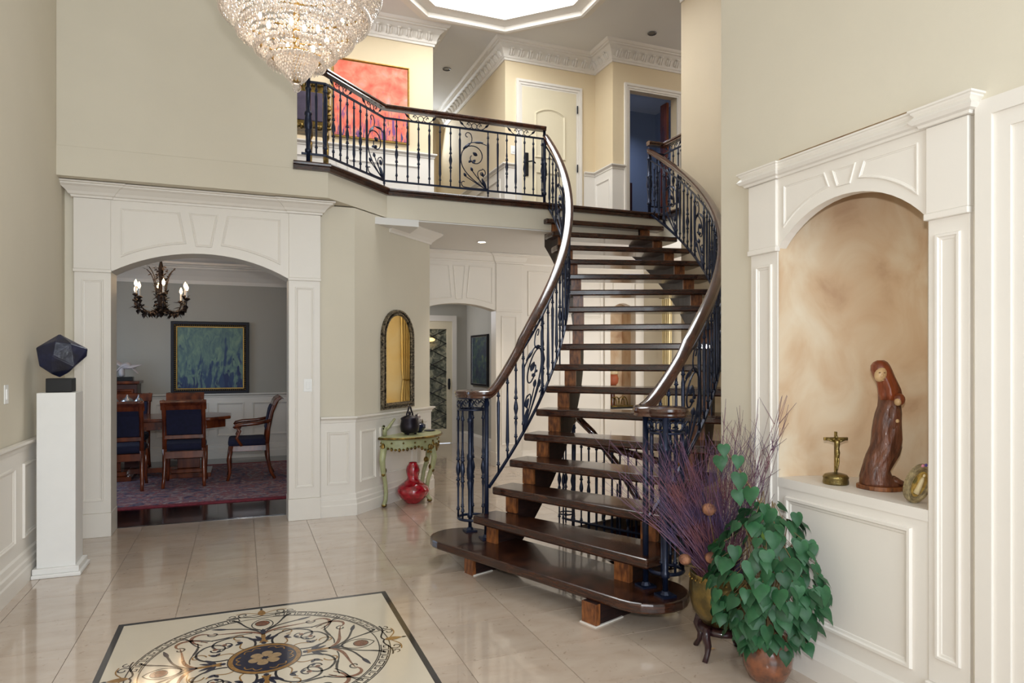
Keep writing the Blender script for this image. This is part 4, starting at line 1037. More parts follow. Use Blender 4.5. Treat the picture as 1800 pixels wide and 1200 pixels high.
for q in range(4):
    for k_ in (b_, g_, r_, n_): k_.M = Matrix.Rotation(q*PI/2, 4, 'Z')
    # palmette on the axis (pointing +y)
    g_.ribbon([(0, 0.20), (0, 0.25), (0, 0.32)], [0.046, 0.026, 0.020]); n_.merge(leafpoly(0, 0.315, PI/2, 0.075, 0.020)); n_.merge(leafpoly(0, 0.180, PI/2, 0.03, 0.017))
    r_.disc((0, 0.475), 0, 0.036, 0.0012, 18); b_.disc((0, 0.475), 0.036, 0.040, 0.0013, 18); g_.merge(leafpoly(0, 0.60, PI/2, 0.095, 0.028)); b_.merge(leafpoly(0, 0.69, PI/2, 0.03, 0.010))
    for s_ in (-1, 1):
        m = lambda pts: [(s_*u, v) for u, v in pts]
        n_.merge(leafpoly(0.01*s_, 0.225, PI/2-s_*0.9, 0.085, 0.017)); n_.merge(leafpoly(0.01*s_, 0.24, PI/2-s_*0.45, 0.07, 0.013))
        r_.ribbon(m(bez((0.0, 0.31), (0.06, 0.40), (0.13, 0.37), (0.27, 0.405))), [0.013, 0.016, 0.018, 0.019, 0.019, 0.018, 0.017, 0.015, 0.013, 0.011, 0.009, 0.007, 0.005])
        b_.ribbon(m(bez((0.0, 0.32), (0.05, 0.43), (0.12, 0.43), (0.20, 0.46))), 0.011); n_.merge(leafpoly(s_*0.18, 0.452, PI/2-s_*1.25, 0.09, 0.014))
        b_.ribbon(m(bez((0.0, 0.37), (0.11, 0.42), (0.10, 0.55), (0.16, 0.575))), [0.010]*8+[0.014]*5); b_.ribbon(m(bez((0.0, 0.37), (0.085, 0.43), (0.065, 0.51), (0.0, 0.545))), 0.006)
        b_.ribbon(m(bez((0.0, 0.60), (0.05, 0.56), (0.10, 0.64), (0.19, 0.605))), 0.009); b_.ribbon(m(spiral((0.10, 0.64), 0.030, 0.008, -1, 5)), 0.007)
        b_.ribbon(m(spiral((0.155, 0.63), 0.022, 0.006, 0, 5)), 0.006); g_.ribbon(m(bez((0.0, 0.63), (0.04, 0.63), (0.06, 0.69), (0.14, 0.66))), 0.007)
        # large scroll of the quarter
        b_.ribbon(m(bez((0.172, 0.045), (0.27, 0.02), (0.37, 0.12), (0.30, 0.215), 14)+spiral((0.235, 0.19), 0.070, 0.020, 0.35, 6.2, 22)), [0.012]*22+[0.009]*16)
        r_.disc((s_*0.236, 0.192), 0, 0.013, 0.0011, 12)
        g_.ribbon(m(bez((0.10, 0.145), (0.15, 0.19), (0.07, 0.235), (0.14, 0.265))), 0.008); g_.ribbon(m(spiral((0.115, 0.315), 0.042, 0.012, -PI/2, 3.2)), 0.008)
        b_.ribbon(m(bez((0.055, 0.345), (0.15, 0.365), (0.20, 0.30), (0.31, 0.325))), [0.007]*6+[0.013]*4+[0.007]*3)
        n_.merge(leafpoly(s_*0.225, 0.105, PI/2-s_*0.9, 0.042, 0.015)); n_.merge(leafpoly(s_*0.15, 0.225, PI/2-s_*2.0, 0.035, 0.012)); n_.merge(leafpoly(s_*0.228, 0.11, PI/2+s_*0.5, 0.036, 0.013))
        r_.ribbon(m(bez((0.275, 0.30), (0.37, 0.42), (0.47, 0.33), (0.41, 0.27), 10)), [0.005, 0.010, 0.015, 0.018, 0.020, 0.020, 0.019, 0.017, 0.014, 0.010, 0.006])
        b_.ribbon(m(bez((0.25, 0.31), (0.32, 0.37), (0.37, 0.35), (0.42, 0.41))), 0.007); b_.ribbon(m(spiral((0.405, 0.25), 0.030, 0.010, 1.4, 6.5)), 0.008)

# ================================================================== CRYSTAL CHANDELIER
CHX, CHY = w_ = (0.0, 0.0)
sY, cY = 475/math.hypot(475, 1190), 1190/math.hypot(475, 1190)
dch = 3.42; rch = (521-900)/1190.0*dch
CHX, CHY = dch*sY+rch*cY, dch*cY-rch*sY
ch = thing('crystal_chandelier', 'large tiered crystal chandelier hanging over the entrance hall', 'chandelier', (CHX, CHY, 2.86))
def bead(mb, c, r, el=1.0):
    vs = [(0, 0, el)]; 
    for (z, q, o_) in ((0.5, 0.85, 0), (-0.35, 0.95, 0.5)):
        for j in range(6): a = 2*PI*(j+o_)/6; vs.append((q*math.cos(a), q*math.sin(a), z*el))
    vs.append((0, 0, -el)); fs = []
    for j in range(6):
        k = (j+1) % 6; fs += [(0, 1+j, 1+k), (1+j, 7+j, 1+k), (1+k, 7+j, 7+k), (7+j, 13, 7+k)]
    mb.add([(c[0]+x*r, c[1]+y*r, c[2]+z*r) for x, y, z in vs], fs)
def rad(z):
    pts = [(3.00, 0.132), (3.045, 0.175), (3.15, 0.285), (3.25, 0.362), (3.31, 0.392), (3.40, 0.425), (3.50, 0.44)]
    for (za, ra), (zb, rb) in zip(pts, pts[1:]):
        if za <= z <= zb: return ra+(rb-ra)*(z-za)/(zb-za)
    return pts[-1][1]
for tier, (z0, z1) in enumerate(((3.0, 3.06), (3.06, 3.14), (3.14, 3.24), (3.24, 3.36), (3.36, 3.50))):
    mb = MB(); z = z0
    while z < z1-0.001:
        R = rad(z); n_ = int(2*PI*R/0.0200)
        for i in range(n_):
            a = 2*PI*(i+random.random()*0.5)/n_; s_ = random.choice((0.0085, 0.0095, 0.0100, 0.0120))
            bead(mb, (CHX+(R+random.uniform(-.006, .006))*math.cos(a), CHY+(R+random.uniform(-.006, .006))*math.sin(a), z+random.uniform(-.004, .004)), s_, 1.1)
        z += 0.0165
    n_ = int(2*PI*rad(z0)/0.021)
    for i in range(n_):                               # hanging drops at the foot of each tier
        a = 2*PI*i/n_; R = rad(z0)+0.008
        bead(mb, (CHX+R*math.cos(a), CHY+R*math.sin(a), z0-0.012), 0.0095, 1.9)
    stuff(obj('crystal_strands', mb, CRYSTAL, ch))
mb = MB()
for j in range(9):
    z = 2.905+j*0.0125; R = 0.030+0.072*(j/8.0)**0.85; n_ = int(2*PI*R/0.017)
    for i in range(n_):
        a = 2*PI*(i+0.5*(j % 2))/n_; bead(mb, (CHX+R*math.cos(a), CHY+R*math.sin(a), z), 0.0085, 1.8)
stuff(obj('crystal_basket', mb, CRYSTAL, ch))
obj('crystal_ball', MB().ell((CHX, CHY, 2.868), 0.024, 0.024, 0.024, 12, 8), CRYSTAL, ch)
for (z, R) in ((3.015, 0.12), (3.06, 0.17), (3.14, 0.25), (3.24, 0.335), (3.36, 0.395), (3.50, 0.42)):
    obj('gilt_ring', MB().tube([(CHX+R*math.cos(a), CHY+R*math.sin(a), z) for a in [2*PI*i/40 for i in range(40)]], 0.005, 5, closed=True), GOLDL, ch)
for i in range(14):
    a = 2*PI*i/14; R = 0.27 if i % 2 else 0.15; z = 3.30 if i % 2 else 3.13
    obj('bulb', MB().ell((CHX+R*math.cos(a), CHY+R*math.sin(a), z), 0.010, 0.010, 0.020, 8, 6), BULBC, ch, smooth=True)
obj('stem', MB().lathe([(0.02, 2.9), (0.015, 3.3), (0.03, 3.5), (0.05, 3.55), (0.012, 3.6), (0.010, 5.8), (0.08, 5.82), (0.09, 5.9)], 10, (CHX, CHY)), GOLDL, ch, smooth=True)
l = bpy.data.lights.new('chandelier_glow', 'POINT'); l.energy = 3.5; l.color = (1.0, 0.86, 0.70); l.shadow_soft_size = 0.12
lo = bpy.data.objects.new('chandelier_glow', l); col.objects.link(lo); lo.location = (CHX, CHY, 3.25)

# ================================================================== PEDESTAL AND BLACK STONE SCULPTURE
ped = thing('display_pedestal', 'tall square white pedestal standing against the left wall', 'pedestal', (-1.185, 5.63, 0))
obj('shaft', MB().box(-1.305, 5.505, 0.06, -1.075, 5.735, 1.264), PLATEW, ped, bevel=0.004)
obj('plinth', MB().box(-1.325, 5.475, 0.025, -1.050, 5.765, 0.065).box(-1.328, 5.460, 0.0, -1.036, 5.780, 0.026), PLATEW, ped, bevel=0.006)
scu = thing('stone_sculpture', 'angular black stone sculpture on a block atop the white pedestal', 'sculpture', (-1.19, 5.62, 1.264))
obj('base_block', MB().box(-1.262, 5.55, 1.264, -1.108, 5.69, 1.362), BLACKM, scu, bevel=0.004)
S = Vector((-1.185, 5.62, 1.52)); sv = [(-0.01, 0, 0.155), (-0.145, -0.03, 0.055), (0.075, -0.06, 0.085), (0.165, 0.0, 0.05), (0.15, 0.05, 0.0), (0.01, 0.11, 0.08), (-0.12, 0.06, 0.02), (-0.125, -0.03, -0.075), (-0.03, -0.10, 0.0), (0.09, -0.05, -0.075), (0.02, 0.06, -0.09), (-0.01, -0.01, -0.155), (-0.05, -0.03, -0.13), (0.05, -0.02, -0.12), (-0.02, -0.075, 0.10)]
bm = bmesh.new()
for p in sv: bm.verts.new(S+Vector(p))
bmesh.ops.convex_hull(bm, input=bm.verts); me = bpy.data.meshes.new('faceted_stone'); bm.to_mesh(me); bm.free(); me.materials.append(BLACK)
o = obj('faceted_stone', me, BLACK, scu); o.modifiers.new('bevel', 'BEVEL').width = 0.006
# switches
def plate(name, label, M, n_=1):
    t = thing(name, label, 'light switch', tuple(M.translation))
    cp_ = obj('cover_plate', MB().box(-0.038*n_, -0.006, -0.06, 0.038*n_, 0.0, 0.06).xf(M), PLATEW, t, bevel=0.003)
    obj('rocker', MB().box(-0.017, -0.012, -0.033, 0.017, -0.005, 0.033).xf(M), PLATEW, cp_, bevel=0.002)
plate('light_switch', 'white light switch on the left wall beside the pedestal', wm((XL, 5.10), (XL, 6.1), 1.276))
plate('light_switch', 'white light switch on the right pilaster of the dining arch', wm((0.572, 6.57), (1.572, 6.57), 1.251))
plate('light_switch', 'white switch plate on the upper wall left of the cream door', wm((3.53, YB-0.001), (4.5, YB-0.001), 4.42))

# ================================================================== DINING ROOM
rug = thing('oriental_rug', 'faded oriental rug with red border under the dining table', 'rug', (-0.8, 9.0, 0.006))
obj('pile', MB().box(-2.6, 7.72, 0.006, 0.98, 10.30, 0.017), RUGM, rug)
for (a, b, c_, d) in ((-2.7, 7.63, 1.08, 7.72), (-2.7, 10.30, 1.08, 10.39), (-2.7, 7.72, -2.6, 10.30), (0.98, 7.72, 1.08, 10.30)):
    obj('border', MB().box(a, b, 0.006, c_, d, 0.016), RUGB, rug)
def dining_chair(label, loc, rz, arms=False):
    t = thing('armchair' if arms else 'dining_chair', label, 'chair', loc, rz, None)
    def q(name, mb, m, **k): return obj(name, mb, m, t, local=True, **k)
    w = 0.235 if not arms else 0.26
    for s_ in (-1, 1):
        q('leg', MB().tube([(s_*(w-0.03), 0.20, 0.42), (s_*(w-0.028), 0.225, 0.25), (s_*(w-0.03), 0.215, 0.1), (s_*(w-0.02), 0.24, 0.0)], [0.030, 0.026, 0.020, 0.019], 6), MAHOG, smooth=True)
        q('leg', MB().tube([(s_*(w-0.03), -0.21, 0.47), (s_*(w-0.03), -0.22, 0.25), (s_*(w-0.025), -0.25, 0.10), (s_*(w-0.02), -0.30, 0.0)], [0.026, 0.024, 0.021, 0.020], 6), MAHOG, smooth=True)
        q('back_post', MB().tube([(s_*(w-0.03), -0.21, 0.44), (s_*(w-0.03), -0.225, 0.62), (s_*(w-0.03), -0.265, 0.82), (s_*(w-0.03), -0.325, 0.97), (s_*(w-0.03), -0.37, 1.0)], [0.027, 0.026, 0.026, 0.028, 0.022], 6), MAHOG, smooth=True)
    q('seat_rail', MB().box(-w+0.02, 0.18, 0.35, w-0.02, 0.215, 0.42).box(-w+0.02, -0.235, 0.33, w-0.02, -0.205, 0.41).box(-w+0.02, -0.21, 0.35, -w+0.045, 0.2, 0.42).box(w-0.045, -0.21, 0.35, w-0.02, 0.2, 0.42), MAHOG, bevel=0.004)
    q('seat_cushion', MB().box(-w+0.015, -0.20, 0.41, w-0.015, 0.235, 0.50), NAVYF, bevel=0.03)
    yb = lambda z: -0.215-max(0, z-0.60)*0.19-max(0, z-0.85)*0.22
    q('lower_back_rail', MB().box(-w+0.02, -0.245, 0.555, w-0.02, -0.215, 0.60), MAHOG, bevel=0.004)
    pad = MB(); rr = []
    for z in (0.60, 0.68, 0.76, 0.84, 0.90): rr.append([(-w+0.045, yb(z)-0.02, z), (w-0.045, yb(z)-0.02, z), (w-0.045, yb(z)+0.03, z), (-w+0.045, yb(z)+0.03, z)])
    q('back_pad', pad.loft(rr), NAVYF, bevel=0.012)
    top = MB(); rr = []
    for (y_, z, h) in ((-0.285, 0.90, 0.018), (-0.305, 0.95, 0.020), (-0.345, 0.99, 0.022), (-0.375, 1.005, 0.020), (-0.395, 0.985, 0.014)):
        rr.append([(-w-0.005, y_-h, z-h*0.4), (w+0.005, y_-h, z-h*0.4), (w+0.005, y_+h, z+h*0.4), (-w-0.005, y_+h, z+h*0.4)])
    q('top_rail', top.loft(rr), MAHOG, bevel=0.006)
    if arms:
        for s_ in (-1, 1):
            q('arm', MB().tube([(s_*(w-0.02), -0.255, 0.72), (s_*(w), -0.10, 0.69), (s_*(w+0.01), 0.08, 0.68), (s_*(w), 0.15, 0.665), (s_*w, 0.17, 0.64)], [0.022, 0.024, 0.027, 0.026, 0.018], 6), MAHOG, smooth=True)
            q('arm_support', MB().tube([(s_*w, 0.15, 0.66), (s_*w, 0.10, 0.60), (s_*w, 0.14, 0.52), (s_*(w-0.02), 0.08, 0.42)], 0.019, 6), MAHOG, smooth=True)
    return t
dining_chair('mahogany dining chair seen from behind, nearer the middle of the dining arch', (-0.62, 8.93, 0.017), 0.0)
dining_chair('mahogany dining chair seen from behind, cut off by the left edge of the arch', (-1.26, 8.86, 0.017), 0.03)
dining_chair('mahogany dining chair on the far side of the table below the framed painting', (-0.73, 10.12, 0.017), PI)
dining_chair('mahogany dining chair on the far side of the table beside the dark cabinet', (-1.38, 10.12, 0.017), PI)
dining_chair('mahogany armchair with scrolled back at the right end of the table', (0.08, 9.12, 0.017), PI/2, True)
tb = thing('dining_table', 'octagonal mahogany dining table on a carved trestle base', 'table', (-1.05, 9.58, 0.017))
oct_ = [(-2.0, 9.35), (-1.75, 9.12), (-0.36, 9.12), (-0.13, 9.33), (-0.13, 9.82), (-0.36, 10.03), (-1.75, 10.03), (-2.0, 9.80)]
obj('table_top', MB().ext(oct_, 0.735, 0.775), MAHOG, tb, bevel=0.01)
ins = [(-1.05+(x+1.05)*0.93, 9.58+(y-9.58)*0.88) for x, y in oct_]
obj('apron', MB().ext(ins, 0.635, 0.736), MAHOG, tb)
ap_ = MB()
for i in range(26): ap_.box(-1.70+i*0.051, 9.150, 0.648, -1.675+i*0.051, 9.185, 0.675)
obj('apron_carving', ap_, MAHOG, tb)
for x in (-0.62, -1.5):
    obj('trestle', MB().box(x-0.13, 9.44, 0.12, x+0.13, 9.72, 0.635).box(x-0.17, 9.42, 0.24, x+0.17, 9.74, 0.28).box(x-0.17, 9.42, 0.46, x+0.17, 9.74, 0.49).box(x-0.26, 9.30, 0.017, x+0.26, 9.86, 0.07).box(x-0.20, 9.38, 0.07, x+0.20, 9.78, 0.12), MAHOG, tb, bevel=0.008)
obj('stretcher', MB().box(-1.5, 9.53, 0.07, -0.62, 9.63, 0.13), MAHOG, tb)
cp = thing('silver_centrepiece', 'cluster of silver serving pieces standing on the dining table', 'tableware', (-1.32, 9.58, 0.775))
for (dx, dy, s_) in ((0, 0, 1.0), (-0.16, 0.05, 0.8), (0.13, -0.04, 0.7)):
    obj('silver_vessel', MB().lathe([(0.05*s_, 0.775), (0.055*s_, 0.785), (0.015*s_, 0.80), (0.018*s_, 0.86*1), (0.07*s_, 0.90), (0.085*s_, 0.96), (0.05*s_, 1.0), (0.02*s_, 1.02), (0.012*s_, 1.05), (0, 1.055)], 14, (-1.32+dx, 9.58+dy)), SILVER, cp, smooth=True)
cab = thing('side_cabinet', 'dark mahogany cabinet in the far corner of the dining room', 'cabinet', (-1.78, 10.80, 0))
obj('body', MB().box(-2.28, 10.6, 0.08, -1.34, 10.99, 1.15), DARKWOOD, cab, bevel=0.008)
obj('cabinet_top', MB().box(-2.32, 10.56, 1.15, -1.31, 11.0, 1.19), MAHOG, cab, bevel=0.008)
obj('plinth', MB().box(-2.30, 10.58, 0.006, -1.32, 10.99, 0.10), DARKWOOD, cab)
for x in (-2.24, -1.80):
    cdo = obj('cabinet_door', MB().frame([(x, 0.16), (x+0.42, 0.16), (x+0.42, 1.08), (x, 1.08)], 0.06, 0.018, 10.6), MAHOG, cab)
    obj('knob', MB().ell((x+0.39 if x < -2 else x+0.03, 10.57, 0.62), 0.014, 0.014, 0.014, 8, 6), BRASS, cdo, smooth=True)
ws = thing('shell_sculpture', 'white wave-like sculpture on a black base on top of the cabinet', 'sculpture', (-1.53, 10.76, 1.19))
obj('base_block', MB().box(-1.67, 10.68, 1.19, -1.41, 10.84, 1.245), BLACKM, ws, bevel=0.004)
wv = MB()
for i, (dx, dz, R_, tw) in enumerate(((-0.06, 0.14, 0.13, 0.2), (0.03, 0.07, 0.11, -0.3), (0.07, 0.13, 0.12, 0.5))):
    rr = []
    for k in range(9):
        t = k/8.0; x = -0.16+0.32*t; z = dz+0.05*math.sin(t*PI*1.6+tw*4)+0.06*math.sin(PI*t); h = 0.012+0.065*math.sin(PI*t)
        rr.append([(-1.54+dx+x, 10.76-h, 1.245+z-h*0.55), (-1.54+dx+x+0.01, 10.76+h, 1.245+z-h*0.2), (-1.54+dx+x+0.02, 10.76+h*0.8, 1.245+z+h*0.5), (-1.54+dx+x, 10.76-h*0.6, 1.245+z+h*0.3)])
    wv.loft(rr)
wv.tube([(-1.54, 10.76, 1.24), (-1.56, 10.76, 1.33), (-1.54, 10.76, 1.40)], [0.05, 0.04, 0.05], 8)
obj('carved_wave', wv, PLASTER, ws, subsurf=2, smooth=True)
def framed(name, label, M, w, h, fw, fm, canvas, depth=0.04, inner=None):
    t = thing(name, label, 'painting', tuple(M.translation))
    def R(x0, z0, x1, z1, d0, d1): return MB().box(x0, -d1, z0, x1, -d0, z1).xf(M)
    c_ = obj('canvas', MB().box(-w/2+fw*0.9, -depth*0.5, -h/2+fw*0.9, w/2-fw*0.9, 0, h/2-fw*0.9), canvas, t, local=True)
    c_.matrix_local = M.to_3x3().to_4x4()
    fr = MB(); fr.frame([(-w/2, -h/2), (w/2, -h/2), (w/2, h/2), (-w/2, h/2)], fw, depth, 0.0); fr.box(-w/2+0.003, -0.003, -h/2+0.003, w/2-0.003, 0.0, h/2-0.003)
    obj('frame', fr.xf(M), fm, t)
    if inner:
        obj('inner_frame', MB().frame([(-w/2+fw*0.72, -h/2+fw*0.72), (w/2-fw*0.72, -h/2+fw*0.72), (w/2-fw*0.72, h/2-fw*0.72), (-w/2+fw*0.72, h/2-fw*0.72)], fw*0.34, depth*0.75, 0.0).xf(M), inner, t)
    return t
BLKFR = mat('black_carved_frame', rgb(22, 24, 38), 0.6, var=0.3, scale=30)
pdin = framed('framed_painting', 'blue-green abstract painting in black and gold frame in dining room', wm((-0.43, 11.035), (1, 11.035), 1.512), 1.07, 1.075, 0.10, BLKFR, BLUEART, 0.05, GOLDL)
bd = MB()
for i in range(34):
    t = -0.475+0.95*i/33
    for (x, z) in ((t, 0.478), (t, -0.478), (0.475, t), (-0.475, t)): bd.ell((-0.43+x, 10.988, 1.512+z), 0.010, 0.008, 0.007, 5, 4)
stuff(obj('gilt_beading', bd, GOLDL, pdin))
framed('framed_painting', 'coral red abstract painting in thin gold frame above the balcony', wm((1.552, YB-0.001), (2.5, YB-0.001), 4.815), 1.0, 1.01, 0.032, GOLDL, REDART, 0.035)
framed('framed_painting', 'dark landscape painting on the hall wall beyond the small arch', wm((3.748, 10.82), (3.748, 9.82), 1.47), 0.84, 0.87, 0.05, BLACKMET, LANDART, 0.04, SILVER)
# leafy iron chandelier with candle bulbs
DCX, DCY = -0.92, 9.3
dc = thing('dining_chandelier', 'leafy wrought iron chandelier with lit candle bulbs over the table', 'chandelier', (DCX, DCY, 2.0))
DIRON = mat('bronze_leaf_iron', rgb(62, 48, 40), 0.5, 0.6, var=0.3, scale=30)
obj('stem', MB().lathe([(0.0, 2.0), (0.03, 2.03), (0.05, 2.10), (0.025, 2.18), (0.04, 2.3), (0.02, 2.45), (0.03, 2.6), (0.012, 2.7), (0.05, 2.85), (0.06, 2.86)], 10, (DCX, DCY)), DIRON, dc, smooth=True)
lv = MB()
def leaf_small(mb, p, L, a, b):
    d = Vector((math.cos(a)*math.cos(b), math.sin(a)*math.cos(b), math.sin(b))); u = d.cross(Vector((0, 0, 1))); u = u.normalized() if u.length > 0.01 else Vector((1, 0, 0)); n_ = u.cross(d)
    p = Vector(p); mb.add([p, p+d*L*0.4+u*L*0.28, p+d*L*0.45+n_*L*0.08, p+d*L*0.4-u*L*0.28, p+d*L], [(0, 1, 2), (0, 2, 3), (1, 4, 2), (2, 4, 3)])
for i in range(8):
    a = 2*PI*i/8+0.2; ca, sa = math.cos(a), math.sin(a); Ra = 0.36 if i % 2 else 0.27
    P = lambda r, z: (DCX+ca*r, DCY+sa*r, z)
    zc = 2.24 if i % 2 else 2.29
    arm = [P(0.02, 2.12)]+[P(*q) for q in bez((0.03, 2.12), (0.15, 2.02), (Ra, 2.05), (Ra, zc-0.03), 8)]
    arm_o = obj('arm', MB().tube(arm, 0.008, 5), DIRON, dc)
    obj('candle_cup', MB().lathe([(0.012, zc-0.04), (0.04, zc-0.02), (0.03, zc-0.005), (0.012, zc)], 8, P(Ra, 0)[:2]), DIRON, arm_o)
    obj('candle_sleeve', MB().lathe([(0.011, zc), (0.011, zc+0.085)], 8, P(Ra, 0)[:2]), PLATEW, arm_o)
    obj('candle_bulb', MB().lathe([(0.008, zc+0.085), (0.018, zc+0.11), (0.016, zc+0.13), (0.006, zc+0.155), (0, zc+0.165)], 8, P(Ra, 0)[:2]), BULB, arm_o, smooth=True)
    for k in range(34):
        p = arm[1+(k % 9)]; leaf_small(lv, p, random.uniform(0.05, 0.10), random.uniform(0, 6.28), random.uniform(-1.2, 0.5))
    up_ = [P(*q) for q in bez((0.03, 2.16), (0.10, 2.35), (0.06, 2.50), (0.20, 2.60), 6)]
    if i % 2: obj('upper_scroll', MB().tube(up_, 0.006, 5), DIRON, dc)
    if i % 2: [leaf_small(lv, p, 0.055, random.uniform(0, 6.28), random.uniform(-0.8, 0.8)) for p in up_[2:]]
for k in range(220):
    z = random.uniform(2.02, 2.62); leaf_small(lv, (DCX+random.uniform(-.06, .06), DCY+random.uniform(-.06, .06), z), 0.06, random.uniform(0, 6.28), random.uniform(-1, 0.8))
stuff(obj('iron_leaves', lv, DIRON, dc))
l = bpy.data.lights.new('dining_candle_glow', 'POINT'); l.energy = 7; l.color = (1.0, 0.75, 0.5); l.shadow_soft_size = 0.2
lo = bpy.data.objects.new('dining_candle_glow', l); col.objects.link(lo); lo.location = (DCX, DCY, 2.5)

# ================================================================== CONSOLE, MIRROR, VASE (on the angled wall)
M45 = wm((1.01, YL), (2.02, 7.63))                    # local x along the wall, -y out into the hall
cons = thing('console_table', 'sage green and gilt half-round console table on cabriole legs', 'console table', tuple((M45 @ Vector((0.78, -0.2, 0)))))
def half(rx, ry, n=24, x0=0.78): return [(x0+rx*math.cos(a), -0.045-ry*math.sin(a)) for a in [PI*i/n for i in range(n+1)]]
obj('table_top', MB().ext(half(0.445, 0.40), 0.675, 0.712).xf(M45), SAGE, cons, bevel=0.008)
obj('top_edge', MB().tube([(x, y, 0.694) for x, y in half(0.447, 0.402)], 0.013, 6).xf(M45), GOLD, cons, smooth=True)
ap_ = MB(); hp = half(0.41, 0.365, 30); vs = []
for i, (x, y) in enumerate(hp):
    dz = 0.065+0.035*abs(math.sin(i/30*PI*3))+0.055*math.exp(-((i-15)/4.0)**2); vs += [(x, y, 0.676), (x, y, 0.676-dz)]
ap_.add(vs, [(2*i, 2*i+1, 2*i+3, 2*i+2) for i in range(30)]); obj('apron', ap_.xf(M45), SAGE, cons)
orn = MB()
for i, (x, y) in enumerate(hp):
    orn.ell((x, y-0.006, 0.612-0.035*abs(math.sin(i/30*PI*3))-0.05*math.exp(-((i-15)/4.0)**2)), 0.022, 0.013, 0.013+0.008*(i % 2), 6, 4)
    if i % 3 == 0: orn.ell((x, y-0.006, 0.645), 0.014, 0.010, 0.010, 6, 4)
for dx in (-0.07, -0.035, 0, 0.035, 0.07): orn.ell((0.78+dx, -0.045-0.372, 0.60-0.025*(1-abs(dx)*8)), 0.024, 0.016, 0.030, 7, 5)
stuff(obj('gilt_carving', orn.xf(M45), GOLD, cons, smooth=True))
for (x, y, dx, dy) in ((0.40, -0.08, -0.9, -0.3), (0.78, -0.36, 0.15, -1), (1.16, -0.08, 0.9, -0.3)):
    dx *= 1.05; dy *= 0.9
    lg = [(x-0.03*dx, y-0.02*dy, 0.66), (x+0.05*dx, y+0.04*dy, 0.58), (x+0.085*dx, y+0.07*dy, 0.48), (x+0.06*dx, y+0.05*dy, 0.37), (x+0.0*dx, y+0.0*dy, 0.25), (x-0.025*dx, y-0.02*dy, 0.14), (x-0.01*dx, y-0.01*dy, 0.06), (x+0.04*dx, y+0.03*dy, 0.016)]
    sm = []
    for i in range(len(lg)-1):
        for t in (0, .33, .66): sm.append(tuple(Vector(lg[i])*(1-t)+Vector(lg[i+1])*t))
    sm.append(lg[-1])
    obj('leg', MB().tube(sm, [0.042-0.020*min(1, i/12.0) for i in range(len(sm))], 8).xf(M45), SAGE, cons, smooth=True)
    gk2 = MB(); gk2.ell((x+0.04*dx, y+0.035*dy, 0.37), 0.030, 0.030, 0.035, 8, 6); gk2.ell((x+0.055*dx, y+0.05*dy, 0.335), 0.022, 0.022, 0.024, 7, 5); gk2.ell((x+0.025*dx, y+0.015*dy, 0.02), 0.030, 0.030, 0.02, 8, 5); gk2.ell((x+0.06*dx, y+0.05*dy, 0.60), 0.024, 0.024, 0.05, 7, 5)
    obj('gilt_mount', gk2.xf(M45), GOLD, cons, smooth=True)
obj('back_scroll', MB().tube([(0.42, -0.06, 0.715), (0.42, -0.06, 0.78), (0.40, -0.06, 0.81), (0.44, -0.06, 0.77), (0.52, -0.05, 0.80), (0.62, -0.05, 0.87)], [0.024, 0.022, 0.018, 0.016, 0.018, 0.012], 7).xf(M45), SAGE, cons, smooth=True)
def W45(x, y, z=0): return tuple(M45 @ Vector((x, y, z)))
# kettle
c2 = W45(0.655, -0.21)[:2]
kt_ = thing('iron_kettle', 'dark cast iron lidded kettle with arched handle on the console', 'kettle', W45(0.655, -0.21, 0.712))
obj('body', MB().lathe([(0.06, 0.728), (0.092, 0.745), (0.10, 0.80), (0.088, 0.86), (0.094, 0.875), (0.09, 0.885), (0.05, 0.905), (0.014, 0.915), (0.014, 0.93), (0.02, 0.94), (0, 0.95)], 20, c2), POTIRON, kt_, smooth=True)
for i in range(3): a = 2*PI*i/3; obj('foot', MB().lathe([(0.012, 0.712), (0.018, 0.735)], 6, (c2[0]+0.06*math.cos(a), c2[1]+0.06*math.sin(a))), POTIRON, kt_)
obj('handle', MB().tube([W45(0.655+u, -0.21, z) for u, z in ((-0.06, 0.88), (-0.055, 0.93), (-0.03, 0.96), (-0.02, 0.99), (0, 1.0), (0.02, 0.99), (0.03, 0.96), (0.055, 0.93), (0.06, 0.88))], 0.009, 6), POTIRON, kt_, smooth=True)
obj('spout', MB().tube([W45(0.73, -0.22, 0.80), W45(0.765, -0.22, 0.85), W45(0.775, -0.22, 0.91)], [0.02, 0.016, 0.010], 8), POTIRON, kt_, smooth=True)
tp_ = thing('blue_teapot', 'dark blue squat pot with white lid beside the iron kettle', 'pot', W45(0.88, -0.17, 0.712)); c3 = W45(0.88, -0.17)[:2]
obj('body', MB().lathe([(0.045, 0.712), (0.055, 0.725), (0.085, 0.76), (0.085, 0.79), (0.05, 0.81), (0.03, 0.812)], 18, c3), DBLUE, tp_, smooth=True)
obj('white_lid', MB().lathe([(0.045, 0.812), (0.05, 0.84), (0.042, 0.875), (0.02, 0.895), (0.008, 0.90), (0.008, 0.91), (0, 0.912)], 14, c3), CHINA, tp_, smooth=True)
obj('ring_handle', MB().tube([W45(0.955+0.03*math.cos(b), -0.17, 0.80+0.045*math.sin(b)) for b in [2*PI*i/14 for i in range(14)]], 0.008, 5, closed=True), GOLD, tp_)
tr_ = tag(obj('dark_dish', MB().lathe([(0.0, 0.7125), (0.05, 0.7125), (0.065, 0.722), (0.06, 0.724), (0.0, 0.716)], 16, W45(1.03, -0.23)[:2]), DBLUE), 'small dark dish at the right end of the console', 'dish')
